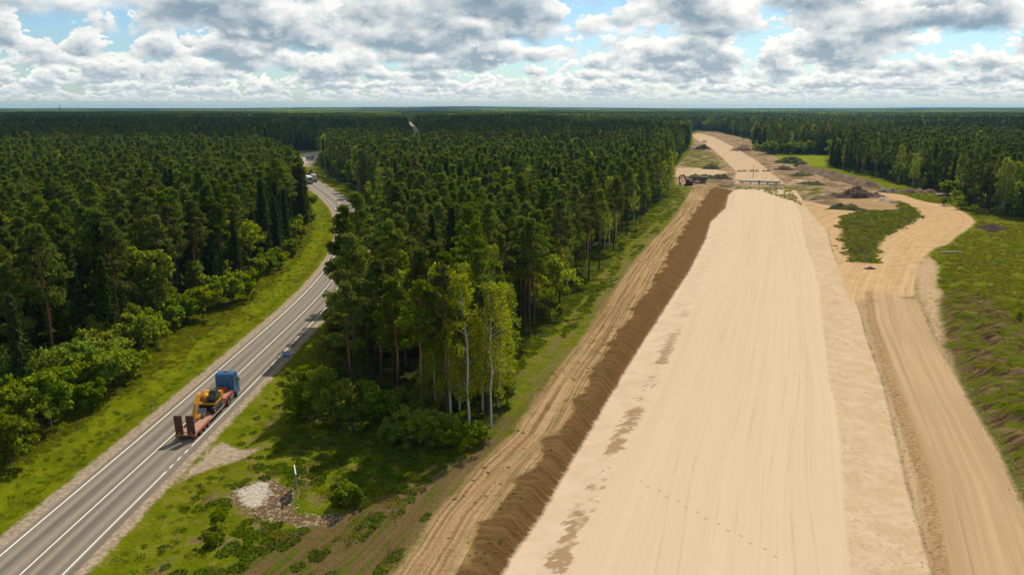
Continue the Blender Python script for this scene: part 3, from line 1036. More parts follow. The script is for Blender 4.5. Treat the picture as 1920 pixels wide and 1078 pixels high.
def bark_material(name, low, high=None, z0=6.0, z1=11.0, band=None):
    m, t, bs = new_mat(name)
    ob = t.n('ShaderNodeTexCoord').outputs['Object']
    x, y, z = t.sep(ob)
    n = t.noise(t.xyz(t.mul(x, 5.0), t.mul(y, 5.0), t.mul(z, 1.2)), 1.5, 4, 0.65)
    c = t.mix(n, tuple(v * 0.6 for v in low), tuple(v * 1.35 for v in low))
    if high:
        c = t.mix(t.sstep(t.add(z, t.mul(n, 4.0)), z0 + 2, z1 + 2), c, high)
    if band:
        b = t.noise(t.xyz(t.mul(x, 1.0), t.mul(y, 1.0), t.mul(z, 5.0)), 1.0, 3, 0.7)
        c = t.mix(t.lin(b, 0.60, 0.66), c, band)
    t.put(bs.inputs['Base Color'], c)
    bs.inputs['Roughness'].default_value = 0.9
    bs.inputs['Specular IOR Level'].default_value = 0.2
    return m


PINE_LEAF = leaf_material('pine_needles', (0.052, 0.095, 0.011), (0.165, 0.205, 0.018), 0.42, 0.012, 0.15, 0.30, (1.35, 1.25, 0.55))
SPRUCE_LEAF = leaf_material('spruce_needles', (0.026, 0.046, 0.010), (0.072, 0.095, 0.016), 0.32, 0.012, 0.15, 0.30, (1.3, 1.25, 0.6))
BIRCH_LEAF = leaf_material('birch_leaves', (0.140, 0.205, 0.007), (0.275, 0.325, 0.011), 0.55, 0.012, 0.1, 0.14)
BROAD_LEAF = leaf_material('broad_leaves', (0.105, 0.172, 0.007), (0.225, 0.290, 0.010), 0.54, 0.014, 0.12, 0.25)
LIME_LEAF = leaf_material('young_leaves', (0.125, 0.190, 0.006), (0.250, 0.295, 0.010), 0.54, 0.01, 0.1, 0.15)
PINE_BARK = bark_material('pine_bark', (0.060, 0.043, 0.032), (0.235, 0.112, 0.050))
SPRUCE_BARK = bark_material('spruce_bark', (0.070, 0.055, 0.045))
BIRCH_BARK = bark_material('birch_bark', (0.48, 0.45, 0.39), band=(0.04, 0.035, 0.03))
BROAD_BARK = bark_material('grey_bark', (0.10, 0.088, 0.070))


def rand_unit(r, n):
    v = r.normal(size=(n, 3))
    return v / np.linalg.norm(v, axis=1)[:, None]


def leaf_tris(r, C, L, Wd, up=0.5, droop=None):
    """one slim triangle or pair per leaf spray around the points C"""
    n = len(C)
    nor = rand_unit(r, n)
    nor[:, 2] += up
    nor /= np.linalg.norm(nor, axis=1)[:, None]
    tg = np.cross(nor, rand_unit(r, n))
    if droop is not None:
        tg = tg + np.array(droop)[None]
    tg /= np.linalg.norm(tg, axis=1)[:, None] + 1e-9
    bt = np.cross(nor, tg)
    L = (L * r.uniform(0.65, 1.35, n))[:, None]
    Wd = (Wd * r.uniform(0.7, 1.3, n))[:, None]
    a = C - tg * L * 0.5
    b = C + bt * Wd * 0.5
    c = C + tg * L * 0.5
    d = C - bt * Wd * 0.5
    V = np.stack([a, b, c, d], 1).reshape(-1, 3)
    base = np.arange(n)[:, None] * 4
    F = base + np.array([[0, 1, 2, 3]])
    return V, F


def tube_np(pts, rad, n=6):
    pts = np.array(pts, float)
    vs = []
    for i, p in enumerate(pts):
        t = pts[min(i + 1, len(pts) - 1)] - pts[max(i - 1, 0)]
        t /= np.linalg.norm(t) + 1e-9
        u = np.cross(t, [0, 0, 1.0]) if abs(t[2]) < 0.95 else np.cross(t, [0, 1.0, 0])
        u /= np.linalg.norm(u)
        v = np.cross(t, u)
        a = np.arange(n) * 2 * math.pi / n
        vs.append(p + (np.cos(a)[:, None] * u + np.sin(a)[:, None] * v) * rad[i])
    V = np.concatenate(vs)
    F = []
    for i in range(len(pts) - 1):
        for k in range(n):
            F.append((i * n + k, i * n + (k + 1) % n, (i + 1) * n + (k + 1) % n, (i + 1) * n + k))
    return V, np.array(F)


def join(parts):
    V, F, b = [], [], 0
    for v, f in parts:
        V.append(v)
        F.append(f + b)
        b += len(v)
    return np.concatenate(V), np.concatenate(F)


def trunk_line(r, h, lean, nseg=6, wig=0.12):
    a = r.uniform(0, 2 * math.pi)
    z = np.linspace(-0.3, h, nseg + 1)
    off = lean * (z / h) ** 1.5
    P = np.stack([np.cos(a) * off + r.normal(0, wig, nseg + 1) * (z > 0), np.sin(a) * off + r.normal(0, wig, nseg + 1) * (z > 0), z], 1)
    P[0, :2] = P[1, :2] = 0
    return P


def at_trunk(P, z):
    return np.array([np.interp(z, P[:, 2], P[:, 0]), np.interp(z, P[:, 2], P[:, 1]), z])


def make_pine(seed, h=21.0, cb=0.55, rad=2.7, nclump=46, per=70, leaf=0.62, lod=0):
    r = np.random.default_rng(seed)
    P = trunk_line(r, h, r.uniform(0.1, 0.7))
    ns = 7 if lod == 0 else 4
    tr = [tube_np(P, np.interp(P[:, 2], [0, h * 0.6, h], [0.21, 0.13, 0.03]), ns)]
    cents, rads = [], []
    for k in range(nclump):
        f = r.uniform(0, 1) ** 0.85
        z = h * (cb + (1 - cb) * f) - 0.1
        env = rad * (0.6 + 1.3 * f) if f < 0.3 else rad * max(0.10, 1.0 - ((f - 0.3) / 0.72) ** 1.35)
        a = k * 2.39996 + r.normal(0, 0.4)
        rr = env * math.sqrt(r.uniform(0.12, 1.0))
        c = at_trunk(P, z) + np.array([math.cos(a) * rr, math.sin(a) * rr, 0.12 * rr])
        cents.append(c)
        rads.append(r.uniform(0.7, 1.15) * (0.75 if f > 0.85 else 1))
        if lod == 0 and rr > 0.6:
            b0 = at_trunk(P, z - 0.35)
            tr.append(tube_np([b0, (b0 + c) / 2 + [0, 0, 0.1], c], [0.05, 0.035, 0.012], 3))
    if lod == 0:                                     # dead stubs below the crown
        for k in range(7):
            z = h * r.uniform(0.3, cb)
            a = r.uniform(0, 6.28)
            b0 = at_trunk(P, z)
            ln = r.uniform(0.5, 1.4)
            tr.append(tube_np([b0, b0 + [math.cos(a) * ln, math.sin(a) * ln, -0.15]], [0.03, 0.01], 3))
    cents = np.repeat(np.array(cents), per, 0)
    rads = np.repeat(np.array(rads), per)
    d = rand_unit(r, len(cents)) * (r.uniform(0.25, 1, len(cents)) ** 0.5)[:, None]
    d[:, 2] *= 0.48
    C = cents + d * rads[:, None]
    cr = leaf_tris(r, C, leaf, leaf * 0.34, 0.7)
    return join(tr), cr


def make_spruce(seed, h=20.0, rad=2.2, lev=30, nb=9, per=9, leaf=0.8, cb=0.12, lod=0):
    r = np.random.default_rng(seed)
    P = trunk_line(r, h, 0.15, 5, 0.04)
    tr = [tube_np(P, np.interp(P[:, 2], [0, h], [0.2, 0.02]), 6 if lod == 0 else 4)]
    C, dirs = [], []
    for i in range(lev):
        f = (i + r.uniform(-0.3, 0.3)) / lev
        f = min(max(f, 0), 0.985)
        z = h * (cb + (1 - cb) * f)
        R0 = rad * (1 - f) ** 0.85 * r.uniform(0.8, 1.12) + 0.12
        for k in range(nb):
            a = 2 * math.pi * (k + r.uniform(-0.4, 0.4)) / nb + i * 1.1
            Rb = R0 * r.uniform(0.65, 1.15)
            s = r.uniform(0.15, 1.0, per)
            x = np.cos(a) * Rb * s
            y = np.sin(a) * Rb * s
            zz = z - 0.36 * Rb * s + 0.10 * Rb * s * s + r.normal(0, 0.10, per)
            C.append(np.stack([x + r.normal(0, 0.14, per), y + r.normal(0, 0.14, per), zz], 1))
    C = np.concatenate(C)
    cr = leaf_tris(r, C, leaf, leaf * 0.5, 0.5, (0, 0, -0.35))
    top = leaf_tris(r, np.stack([r.normal(0, 0.06, 14), r.normal(0, 0.06, 14), h + r.uniform(-1.0, 0.2, 14)], 1), 0.5, 0.2, 0, (0, 0, 0.8))
    return join(tr), join([cr, top])


def make_birch(seed, h=20.0, cb=0.33, rad=2.2, nclump=80, per=42, leaf=0.42, lod=0):
    r = np.random.default_rng(seed)
    P = trunk_line(r, h * 0.97, r.uniform(0.2, 1.0), 7, 0.13)
    tr = [tube_np(P, np.interp(P[:, 2], [0, h * 0.6, h], [0.17, 0.10, 0.02]), 7 if lod == 0 else 4)]
    cents = []
    for k in range(nclump):
        f = r.uniform(0, 1) ** 0.9
        z = h * (cb + (1 - cb) * f)
        env = rad * (math.sin(math.pi * min(1, 0.16 + 0.84 * f) ** 0.9) * 0.75 + 0.28)
        a = k * 2.39996 + r.normal(0, 0.5)
        rr = env * math.sqrt(r.uniform(0.08, 1.0))
        c = at_trunk(P, min(z, h * 0.95)) + np.array([math.cos(a) * rr, math.sin(a) * rr, -0.18 * rr])
        cents.append(c)
        if lod == 0 and k % 3 == 0 and rr > 0.7:
            b0 = at_trunk(P, z - 1.0)
            mid = (b0 + c) / 2 + [0, 0, 0.5]
            tr.append(tube_np([b0, mid, c], [0.04, 0.025, 0.008], 3))
    cents = np.repeat(np.array(cents), per, 0)
    d = rand_unit(r, len(cents)) * (r.uniform(0.1, 1, len(cents)) ** 0.6)[:, None]
    d *= np.array([0.60, 0.60, 0.95]) * r.uniform(0.7, 1.3, (len(cents), 1))
    C = cents + d
    cr = leaf_tris(r, C, leaf, leaf * 0.55, 0.2, (0, 0, -0.5))
    return join(tr), cr


def make_broad(seed, h=9.0, rad=2.6, cb=0.12, nclump=60, per=48, leaf=0.5, stems=2, lod=0):
    r = np.random.default_rng(seed)
    tr = []
    for s in range(stems):
        P = trunk_line(r, h * 0.75, rad * 0.45 if stems > 1 else 0.3, 5, 0.08)
        tr.append(tube_np(P, np.interp(P[:, 2], [0, h * 0.75], [0.05 + 0.012 * h, 0.02]), 5 if lod == 0 else 4))
    lobes = [(r.normal(0, rad * 0.38), r.normal(0, rad * 0.38), h * (cb + (1 - cb) * r.uniform(0.35, 0.78)), rad * r.uniform(0.45, 0.72)) for _ in range(7)]
    lobes.append((0, 0, h * 0.72, rad * 0.55))
    lobes.append((0, 0, h * 0.42, rad * 0.8))
    cents = []
    for k in range(nclump):
        lx, ly, lz, lr = lobes[k % len(lobes)]
        d = rand_unit(r, 1)[0]
        rr = lr * r.uniform(0.55, 1.05)
        c = np.array([lx + d[0] * rr, ly + d[1] * rr, lz + d[2] * min(rr * 1.05, h * 0.3)])
        c[2] = max(c[2], h * cb * 0.6 + 0.2)
        cents.append(c)
    cents = np.repeat(np.array(cents), per, 0)
    d = rand_unit(r, len(cents)) * (r.uniform(0.1, 1, len(cents)) ** 0.5)[:, None] * (0.16 + 0.19 * rad)
    d[:, 2] *= 0.8
    C = cents + d
    C[:, 2] = np.maximum(C[:, 2], 0.05)
    cr = leaf_tris(r, C, leaf, leaf * 0.6, 0.45)
    return join(tr), cr


def leaf_mesh(name, VF, mat, seed=0):
    me = np_mesh(name, VF[0], VF[1], (mat,))
    r = np.random.default_rng(seed)
    fattr(me, 'leaf', r.uniform(0, 1, len(VF[1])), 'FACE')
    return me


def whole_mesh(name, tv, cv, bark, leaf, seed=0):
    V, F = join([tv, cv])
    mi = np.concatenate([np.zeros(len(tv[1]), int), np.ones(len(cv[1]), int)])
    me = np_mesh(name, V, F, (bark, leaf), mi)
    r = np.random.default_rng(seed)
    fattr(me, 'leaf', r.uniform(0, 1, len(F)), 'FACE')
    return me


# near models: (trunk mesh, crown mesh, model height)
KINDS = {}


def near_models(kind, fn, n, bark, leaf, hs):
    out = []
    for i in range(n):
        h = hs[i % len(hs)]
        tv, cv = fn(1000 + 37 * i + len(kind) * 131, h)
        tm_ = np_mesh('trunk', tv[0], tv[1], (bark,), None, True)
        out.append((tm_, leaf_mesh('crown', cv, leaf, i), h))
    KINDS[kind] = out


near_models('pine', lambda s, h: make_pine(s, h, cb=0.47 + 0.16 * ((s * 7) % 5) / 5, rad=2.55 + 0.9 * ((s * 3) % 4) / 4, nclump=52), 8, PINE_BARK, PINE_LEAF, [20, 21, 22, 20.5])
near_models('spruce', lambda s, h: make_spruce(s, h, rad=2.0 + 0.5 * ((s * 3) % 4) / 4), 5, SPRUCE_BARK, SPRUCE_LEAF, [18, 20, 16])
near_models('birch', lambda s, h: make_birch(s, h, cb=0.24, rad=2.3 + 0.7 * ((s * 3) % 4) / 4, nclump=120, per=32, leaf=0.36), 5, BIRCH_BARK, BIRCH_LEAF, [20, 19, 21])
near_models('broadleaf', lambda s, h: make_broad(s, h, rad=h * 0.27, cb=0.2, nclump=95, per=46, leaf=0.55, stems=1), 4, BROAD_BARK, BROAD_LEAF, [13, 15, 11])
near_models('bush', lambda s, h: make_broad(s, h, rad=h * 0.46, cb=0.04, nclump=50, per=55, leaf=0.36, stems=3), 6, BROAD_BARK, BROAD_LEAF, [4.2, 5.0, 3.6])
near_models('lime', lambda s, h: make_broad(s, h, rad=h * 0.34, cb=0.10, nclump=60, per=50, leaf=0.36, stems=2), 4, BROAD_BARK, LIME_LEAF, [5.0, 7.0, 4.0])
NAMES = {'pine': ('pine_tree', 'pine tree'), 'spruce': ('spruce_tree', 'spruce tree'), 'birch': ('birch_tree', 'birch tree'),
         'broadleaf': ('broadleaf_tree', 'tree'), 'bush': ('bush', 'bush'), 'lime': ('young_tree', 'young tree')}


def plant(kind, x, y, h, label, group=None, var=None, rz=None, wide=1.0):
    ms = KINDS[kind]
    if var is None:
        var = random.randrange(len(ms))
    tm_, cm, mh = ms[var % len(ms)]
    z = z1(x, y)
    e = empty(NAMES[kind][0], (x, y, z - 0.05), random.uniform(0, 6.28) if rz is None else rz)
    sc_ = h / mh
    e.scale = (sc_ * wide, sc_ * wide, sc_)
    link('stem' if kind == 'bush' else 'trunk', tm_, e)
    link('foliage' if kind == 'bush' else 'crown', cm, e)
    tag(e, label, NAMES[kind][1], group)
    return e


# ------------------------------------------------------------------ where trees stand
def jitter_points(x0, x1, y0, y1, step, seed):
    r = np.random.default_rng(seed)
    a = np.arange(x0, x1, step)
    b = np.arange(y0, y1, step)
    A, B = np.meshgrid(a, b)
    A = A + (np.arange(len(b)) % 2)[:, None] * step / 2
    n = A.size
    return A.ravel() + r.uniform(-0.42, 0.42, n) * step, B.ravel() + r.uniform(-0.42, 0.42, n) * step


def wooded(x, y, margin=0.0):
    k = sdf_poly(x, y, P_open)
    ok = k < -margin
    ok &= sdf_poly(x, y, P_farroad) < -2
    rc_ = road_coord(x, y)
    ok &= (rc_ < -11) | (rc_ > np.where((y > 125) & (y < 260), 10.5, 9.0))
    ok &= sdf_poly(x, y, P_field) < -1
    # scrub only on the low ground at the tip between road and forest
    ok &= ~((rc_ > 0) & (y < 260) & (x < -0.243 * (y * 0.975 + 4.9) + 2.6))
    ok &= sdf_poly(x, y, P_uproad) < -4
    return ok


def in_view(x, y, extra=0.10):
    return (y > 50) & (np.abs(x) < y * (960 / FPX + extra) + 12)


def shaded_by_front(x, y):
    return np.zeros(len(x), bool)


tx, ty = jitter_points(-620, 620, 66, 720, 5.4, 5)
mk = in_view(tx, ty) & wooded(tx, ty, 2.0)
tx, ty = tx[mk], ty[mk]
clump = fbm(tx / 38.0, ty / 38.0, 91, 3)
clump2 = fbm(tx / 25.0, ty / 25.0, 95, 3)
u01 = rng.uniform(0, 1, len(tx))
edge = -sdf_poly(tx, ty, P_open)
kind_of = np.full(len(tx), 'pine', dtype=object)
kind_of[(clump > 0.56) & (u01 < 0.75) & ~((edge < 14) & (tx > -15) & (tx < 150))] = 'spruce'
kind_of[(u01 > 0.93)] = 'spruce'
kind_of[(clump2 > 0.62) & (u01 < 0.6)] = 'broadleaf'
kind_of[(u01 > 0.95)] = 'birch'
kind_of[(edge < 7) & (u01 > 0.80)] = 'birch'
left_ = tx < np.interp(ty, ROAD[:, 1], ROAD[:, 0])
kind_of[left_ & (kind_of == 'birch') & (ty < 330)] = 'pine'
kind_of[(kind_of == 'birch') & (ty < 175) & (tx < -9)] = 'pine'
kind_of[left_ & (edge < 9) & (u01 > 0.6) & (ty < 400)] = 'spruce'
# hedge of deciduous trees behind the meadow
hgt_of = np.where(kind_of == 'pine', rng.uniform(18.5, 23.5, len(tx)), np.where(kind_of == 'spruce', rng.uniform(13, 22.5, len(tx)),
                  np.where(kind_of == 'birch', rng.uniform(15, 21, len(tx)), rng.uniform(10, 17, len(tx)))))
young = (fbm(tx / 60.0, ty / 60.0, 99, 2) - 0.5) * 5
hgt_of = (hgt_of + young) * rng.uniform(0.93, 1.06, len(tx))
dist = np.hypot(tx, ty)
is_left = tx < np.interp(ty, ROAD[:, 1], ROAD[:, 0])
is_right = tx > 150

reg = np.where(is_left, 0, np.where(is_right, 2, 1))
WHERE = {0: 'forest beyond asphalt road', 1: 'forest between the roads', 2: 'forest behind haul road'}
DESC = {'pine': 'tall pine with reddish trunk', 'spruce': 'dark pointed spruce', 'birch': 'pale trunked leafy birch', 'broadleaf': 'rounded light green broadleaf tree'}


def tree_words(kd, i):
    d = dist[i]
    row = 'front' if d < 190 else ('middle' if d < 300 else 'back')
    spot = 'on the %s edge of the' if edge[i] < 9 else 'inside the %s of the'
    return '%s %s %s' % (DESC[kd], spot % row, WHERE[int(reg[i])])


LIMIT = {'pine': 270, 'spruce': 200, 'birch': 90, 'broadleaf': 90}
single = np.zeros(len(tx), bool)
for kd, lim in LIMIT.items():
    idx = np.where((kind_of == kd) & in_view(tx, ty, -0.02))[0]
    # nearest first, trees at a forest edge preferred: they show their whole height
    key = dist[idx] + np.where(edge[idx] < 10, -60, np.minimum(edge[idx], 60) * 0.8)
    idx = idx[np.argsort(key)][:lim]
    single[idx] = True
    for i in idx:
        lab = tree_words(kd, i)
        plant(kd, float(tx[i]), float(ty[i]), float(hgt_of[i]), lab, lab)


# ------------------------------------------------------------------ the rest of the forest as one mass
def geo_scatter(name, x, y, z, idx, scl, rot, meshes, label, cat, wide=None):
    coll = bpy.data.collections.new(name + '_models')
    for i, me in enumerate(meshes):
        coll.objects.link(bpy.data.objects.new('%s_model_%02d' % (name, i), me))
    me = bpy.data.meshes.new(name)
    n = len(x)
    me.vertices.add(n)
    me.vertices.foreach_set('co', np.stack([x, y, z], 1).astype(np.float32).ravel())
    for an, av, ty_ in (('pick', idx, 'INT'), ('size', scl, 'FLOAT'), ('turn', rot, 'FLOAT')):
        a = me.attributes.new(an, ty_, 'POINT')
        a.data.foreach_set('value', np.asarray(av, np.int32 if ty_ == 'INT' else np.float32))
    o = link(name, me)
    ng = bpy.data.node_groups.new(name + '_scatter', 'GeometryNodeTree')
    ng.interface.new_socket('Geometry', in_out='INPUT', socket_type='NodeSocketGeometry')
    ng.interface.new_socket('Geometry', in_out='OUTPUT', socket_type='NodeSocketGeometry')
    N = ng.nodes
    gi, go = N.new('NodeGroupInput'), N.new('NodeGroupOutput')
    ci = N.new('GeometryNodeCollectionInfo')
    ci.inputs['Collection'].default_value = coll
    ci.inputs['Separate Children'].default_value = True
    ci.inputs['Reset Children'].default_value = True
    ip = N.new('GeometryNodeInstanceOnPoints')
    ip.inputs['Pick Instance'].default_value = True

    def na(nm, dt):
        q = N.new('GeometryNodeInputNamedAttribute')
        q.data_type = dt
        q.inputs['Name'].default_value = nm
        return q.outputs['Attribute']
    ng.links.new(gi.outputs[0], ip.inputs['Points'])
    ng.links.new(ci.outputs[0], ip.inputs['Instance'])
    ng.links.new(na('pick', 'INT'), ip.inputs['Instance Index'])
    cx_ = N.new('ShaderNodeCombineXYZ')
    ng.links.new(na('turn', 'FLOAT'), cx_.inputs[2])
    ng.links.new(cx_.outputs[0], ip.inputs['Rotation'])
    ng.links.new(na('size', 'FLOAT'), ip.inputs['Scale'])
    ng.links.new(ip.outputs[0], go.inputs[0])
    md = o.modifiers.new('scatter', 'NODES')
    md.node_group = ng
    tag(o, label, cat, kind='stuff')
    return o


MIDM, MIDH = [], []
MID = {}


def mid_models(kind, fn, n, bark, leaf, h):
    MID[kind] = (len(MIDM), n)
    for i in range(n):
        tv, cv = fn(5000 + 41 * i + 7 * len(MIDM), h * (0.94 + 0.04 * i))
        MIDM.append(whole_mesh('mid_' + kind, tv, cv, bark, leaf, i))
        MIDH.append(h * (0.94 + 0.04 * i))


mid_models('pine', lambda s, h: make_pine(s, h, cb=0.40 + 0.14 * ((s * 7) % 5) / 5, rad=2.85, nclump=36, per=32, leaf=0.95, lod=1), 4, PINE_BARK, PINE_LEAF, 21)
mid_models('spruce', lambda s, h: make_spruce(s, h, rad=2.3, lev=20, nb=8, per=6, leaf=1.1, lod=1), 3, SPRUCE_BARK, SPRUCE_LEAF, 19)
mid_models('birch', lambda s, h: make_birch(s, h, rad=2.1, nclump=45, per=22, leaf=0.75, lod=1), 3, BIRCH_BARK, BIRCH_LEAF, 19)
mid_models('broadleaf', lambda s, h: make_broad(s, h, rad=h * 0.27, cb=0.15, nclump=45, per=26, leaf=1.0, stems=1, lod=1), 3, BROAD_BARK, BROAD_LEAF, 13)
mid_models('bush', lambda s, h: make_broad(s, h, rad=h * 0.5, cb=0.02, nclump=30, per=26, leaf=0.5, stems=2, lod=1), 3, BROAD_BARK, BROAD_LEAF, 4)


def rank_sort(names):
    return names


def scatter_forest(name, x, y, kinds, hs, label):
    r = np.random.default_rng(len(x))
    z = zat(x, y)
    idx = np.zeros(len(x), int)
    scl = np.zeros(len(x))
    for kd, (b, n) in MID.items():
        mkk = kinds == kd
        v = b + r.integers(0, n, mkk.sum())
        idx[mkk] = v
        scl[mkk] = hs[mkk] / np.array(MIDH)[v]
    return geo_scatter(name, x, y, z - 0.05, idx, scl, r.uniform(0, 6.28, len(x)), MIDM, label, 'forest')


rest = ~single
# undergrowth inside the near forest
ux, uy = jitter_points(-300, 260, 70, 420, 5.5, 9)
mk = in_view(ux, uy) & wooded(ux, uy, 0.5)
mk &= (fbm(ux / 14.0, uy / 14.0, 61, 2) > 0.42) & (-sdf_poly(ux, uy, P_open) < 45) & ~((-sdf_poly(ux, uy, P_open) < 9) & (ux > -5) & (ux < 150) & (uy > 110))
ux, uy = ux[mk], uy[mk]
ukind = np.where(rng.uniform(0, 1, len(ux)) < 0.3, 'spruce', 'bush').astype(object)
uh = np.where(ukind == 'spruce', rng.uniform(3, 8, len(ux)), rng.uniform(2.0, 5.0, len(ux)))
scatter_forest('forest', np.concatenate([tx[rest], ux]), np.concatenate([ty[rest], uy]), np.concatenate([kind_of[rest], ukind]),
               np.concatenate([hgt_of[rest], uh]), 'dense pine and spruce forest filling the land behind the edge trees')

# middle distance
fx, fy = jitter_points(-1600, 1600, 700, 2000, 6.2, 15)
mk = in_view(fx, fy, 0.06) & wooded(fx, fy, 2.0) & ~((fy < 720) & (np.abs(fx) < 620))
fx, fy = fx[mk], fy[mk]
c1 = fbm(fx / 90.0, fy / 90.0, 111, 3)
c2 = fbm(fx / 70.0, fy / 90.0, 115, 3)
uu = rng.uniform(0, 1, len(fx))
fk = np.full(len(fx), 'pine', dtype=object)
fk[(c1 > 0.53) & (uu < 0.8)] = 'spruce'
fk[(c2 > 0.60) & (uu < 0.8)] = 'broadleaf'
fk[uu > 0.95] = 'birch'
fh = np.where(fk == 'broadleaf', rng.uniform(11, 17, len(fx)), rng.uniform(16.5, 23, len(fx))) + (c2 - 0.5) * 8
scatter_forest('distant_forest', fx, fy, fk, fh, 'dark forest band in the middle distance below the horizon')

# far woods: patches of forest canopy out to the horizon
PATCH = []
for i in range(5):
    r = np.random.default_rng(300 + i)
    parts = []
    for k in range(150):
        cx_, cy_ = r.uniform(-40, 40, 2)
        h = r.uniform(15, 23)
        n = 16
        f = r.uniform(0, 1, n)
        rr = (1.0 - f * 0.85) * r.uniform(1.8, 3.0)
        a = r.uniform(0, 6.28, n)
        C = np.stack([cx_ + np.cos(a) * rr, cy_ + np.sin(a) * rr, h * (0.45 + 0.55 * f)], 1)
        parts.append(leaf_tris(r, C, 4.2, 2.6, 0.3))
    V, F = join(parts)
    PATCH.append(leaf_mesh('woods_patch', (V, F), (PINE_LEAF, SPRUCE_LEAF, PINE_LEAF, BROAD_LEAF, SPRUCE_LEAF)[i], i))
qx, qy = [], []
yy_ = 1960.0
while yy_ < 11500:
    st_ = 62 if yy_ < 4200 else 95
    xs_ = np.arange(-yy_ * 0.72, yy_ * 0.72, st_)
    qx.append(xs_ + rng.uniform(-8, 8, len(xs_)))
    qy.append(np.full(len(xs_), yy_) + rng.uniform(-8, 8, len(xs_)))
    yy_ += st_
qx, qy = np.concatenate(qx), np.concatenate(qy)
mk = sdf_poly(qx, qy, P_farroad) < -30
qx, qy = qx[mk], qy[mk]
pn = fbm(qx / 330.0, qy / 500.0, 131, 3)
pick = np.where(pn > 0.60, 3, np.where(pn < 0.47, 1 + 3 * rng.integers(0, 2, len(qx)), rng.integers(0, 2, len(qx)) * 2))
scl = np.where(qy > 4200, 1.35, 1.0)
geo_scatter('far_woods', qx, qy, zat(qx, qy) - 1 - (scl - 1) * 8, pick, scl * rng.uniform(0.92, 1.05, len(qx)), rng.uniform(0, 6.28, len(qx)), PATCH,
            'hazy woods reaching to the horizon', 'woods')


# ------------------------------------------------------------------ trees and bushes one can point to
def plant_px(kind, px, py, h, label, group=None, **kw):
    x, y = G(px, py, 0.0)
    return plant(kind, x, y, h, label, group, **kw)


for px, py, h, lab in ((880, 815, 21.0, 'tall pale birch with a forked crown, frontmost of the birch clump by the dirt track'),
                       (921, 806, 19.0, 'straight white stemmed birch at the dirt track end of the birch clump'),
                       (845, 800, 21.5, 'tallest yellow-green birch in the clump beside the dirt track'),
                       (862, 770, 20.5, 'birch in the middle of the clump, its crown merged with its neighbours'),
                       (905, 775, 18.0, 'slim birch rising behind the front birches of the clump'),
                       (817, 798, 14.5, 'slender short birch standing apart on the sign side of the clump'),
                       (935, 770, 17.5, 'birch at the back of the clump next to the green strip'),
                       (870, 742, 19.5, 'yellow-green birch deep in the clump behind the tallest one'), (945, 738, 16.0, 'low spreading birch behind the clump by the green strip'),
                       (838, 752, 18.0, 'birch on the forest side of the clump behind the slender one')):
    plant_px('birch', px, py, h, lab, 'birch clump beside the dirt track')
for k, (px, py, h) in enumerate(((976, 615, 20.5), (992.6, 638, 21), (1001, 628, 20), (1006, 593, 21), (1025, 580, 17), (1049, 569, 21.5), (1104, 525, 21), (1123, 510, 20), (1150, 470, 20.5), (1175, 440, 21), (1200, 420, 20))):
    plant_px('pine', px, py, h, ('nearest' if k == 1 else ['first', 'second', 'third', 'fourth', 'fifth', 'sixth', 'seventh', 'eighth', 'ninth', 'tenth', 'eleventh'][k])
             + ' bare stemmed pine along the green strip, counted from the birch clump', 'edge pines along the green strip')
plant_px('lime', 1020, 585, 12.5, 'light green leafy young tree among the pine stems at the green strip')
plant_px('broadleaf', 1047, 470, 20.0, 'big yellow-green broadleaf crown standing out of the pine forest')
plant_px('broadleaf', 1010, 485, 17.0, 'lower yellow-green broadleaf crown beside the big one in the pines')
plant_px('birch', 1255, 366, 18, 'yellow-green birch at the forest corner nearest the site entrance')
plant_px('birch', 1240, 373, 17, 'birch just inside the forest corner by the site entrance')
plant_px('broadleaf', 652, 338, 20, 'bright green broadleaf tree beside the road bend')
plant_px('broadleaf', 716, 414, 17, 'bright green broadleaf tree on the inside of the road bend behind the pines')
plant_px('broadleaf', 372, 565, 9.5, 'light green tree at the forest edge above the roadside bushes')
plant_px('broadleaf', 312, 615, 8.0, 'mid green leafy tree behind the roadside bushes')
plant_px('broadleaf', 18, 770, 9.0, 'leafy green tree at the picture edge beside the far verge')
for xx_, yy_, hh_, lab in ((-29.8, 134.0, 18.5, 'pine at the roadside tip of the forest nearest the blue sign'), (-30.5, 151, 20, 'pine leaning over the near road edge where the road meets the forest'),
                           (-31.5, 163, 20.5, 'pine close to the asphalt where the road slips behind the forest')):
    plant('pine', xx_, yy_, hh_, lab)
plant_px('lime', 150, 690, 7.5, 'pale green young tree in the forest edge above the dark bushes')
plant_px('lime', 440, 510, 6.5, 'pale green young tree at the forest edge near the road curve')

bush_spots = [(20, 872, 4.2), (48, 826, 4.8), (8, 838, 5.2), (95, 800, 5.4), (75, 775, 5.2), (120, 765, 5.0), (165, 772, 3.0), (135, 742, 5.6), (185, 748, 4.6), (222, 722, 4.6), (200, 700, 5.5), (250, 706, 3.0),
              (170, 715, 5.6), (262, 668, 5.0), (238, 655, 5.5), (290, 648, 4.4), (325, 622, 4.2), (350, 606, 3.8), (381, 598, 4.6), (412, 575, 4.6), (438, 566, 4.4), (465, 560, 2.6), (485, 524, 3.6), (505, 515, 3.8), (522, 505, 3.8),
              (548, 482, 3.4), (565, 455, 3.8), (570, 425, 4.2), (578, 395, 4.4), (560, 408, 5.5), (570, 372, 4.0), (556, 358, 4.5)]
ORD = ('first second third fourth fifth sixth seventh eighth ninth tenth eleventh twelfth thirteenth fourteenth fifteenth sixteenth seventeenth eighteenth nineteenth twentieth twenty-first '
       'twenty-second twenty-third twenty-fourth twenty-fifth twenty-sixth twenty-seventh twenty-eighth twenty-ninth thirtieth thirty-first thirty-second').split()
bush_spots.sort(key=lambda q: -q[1])
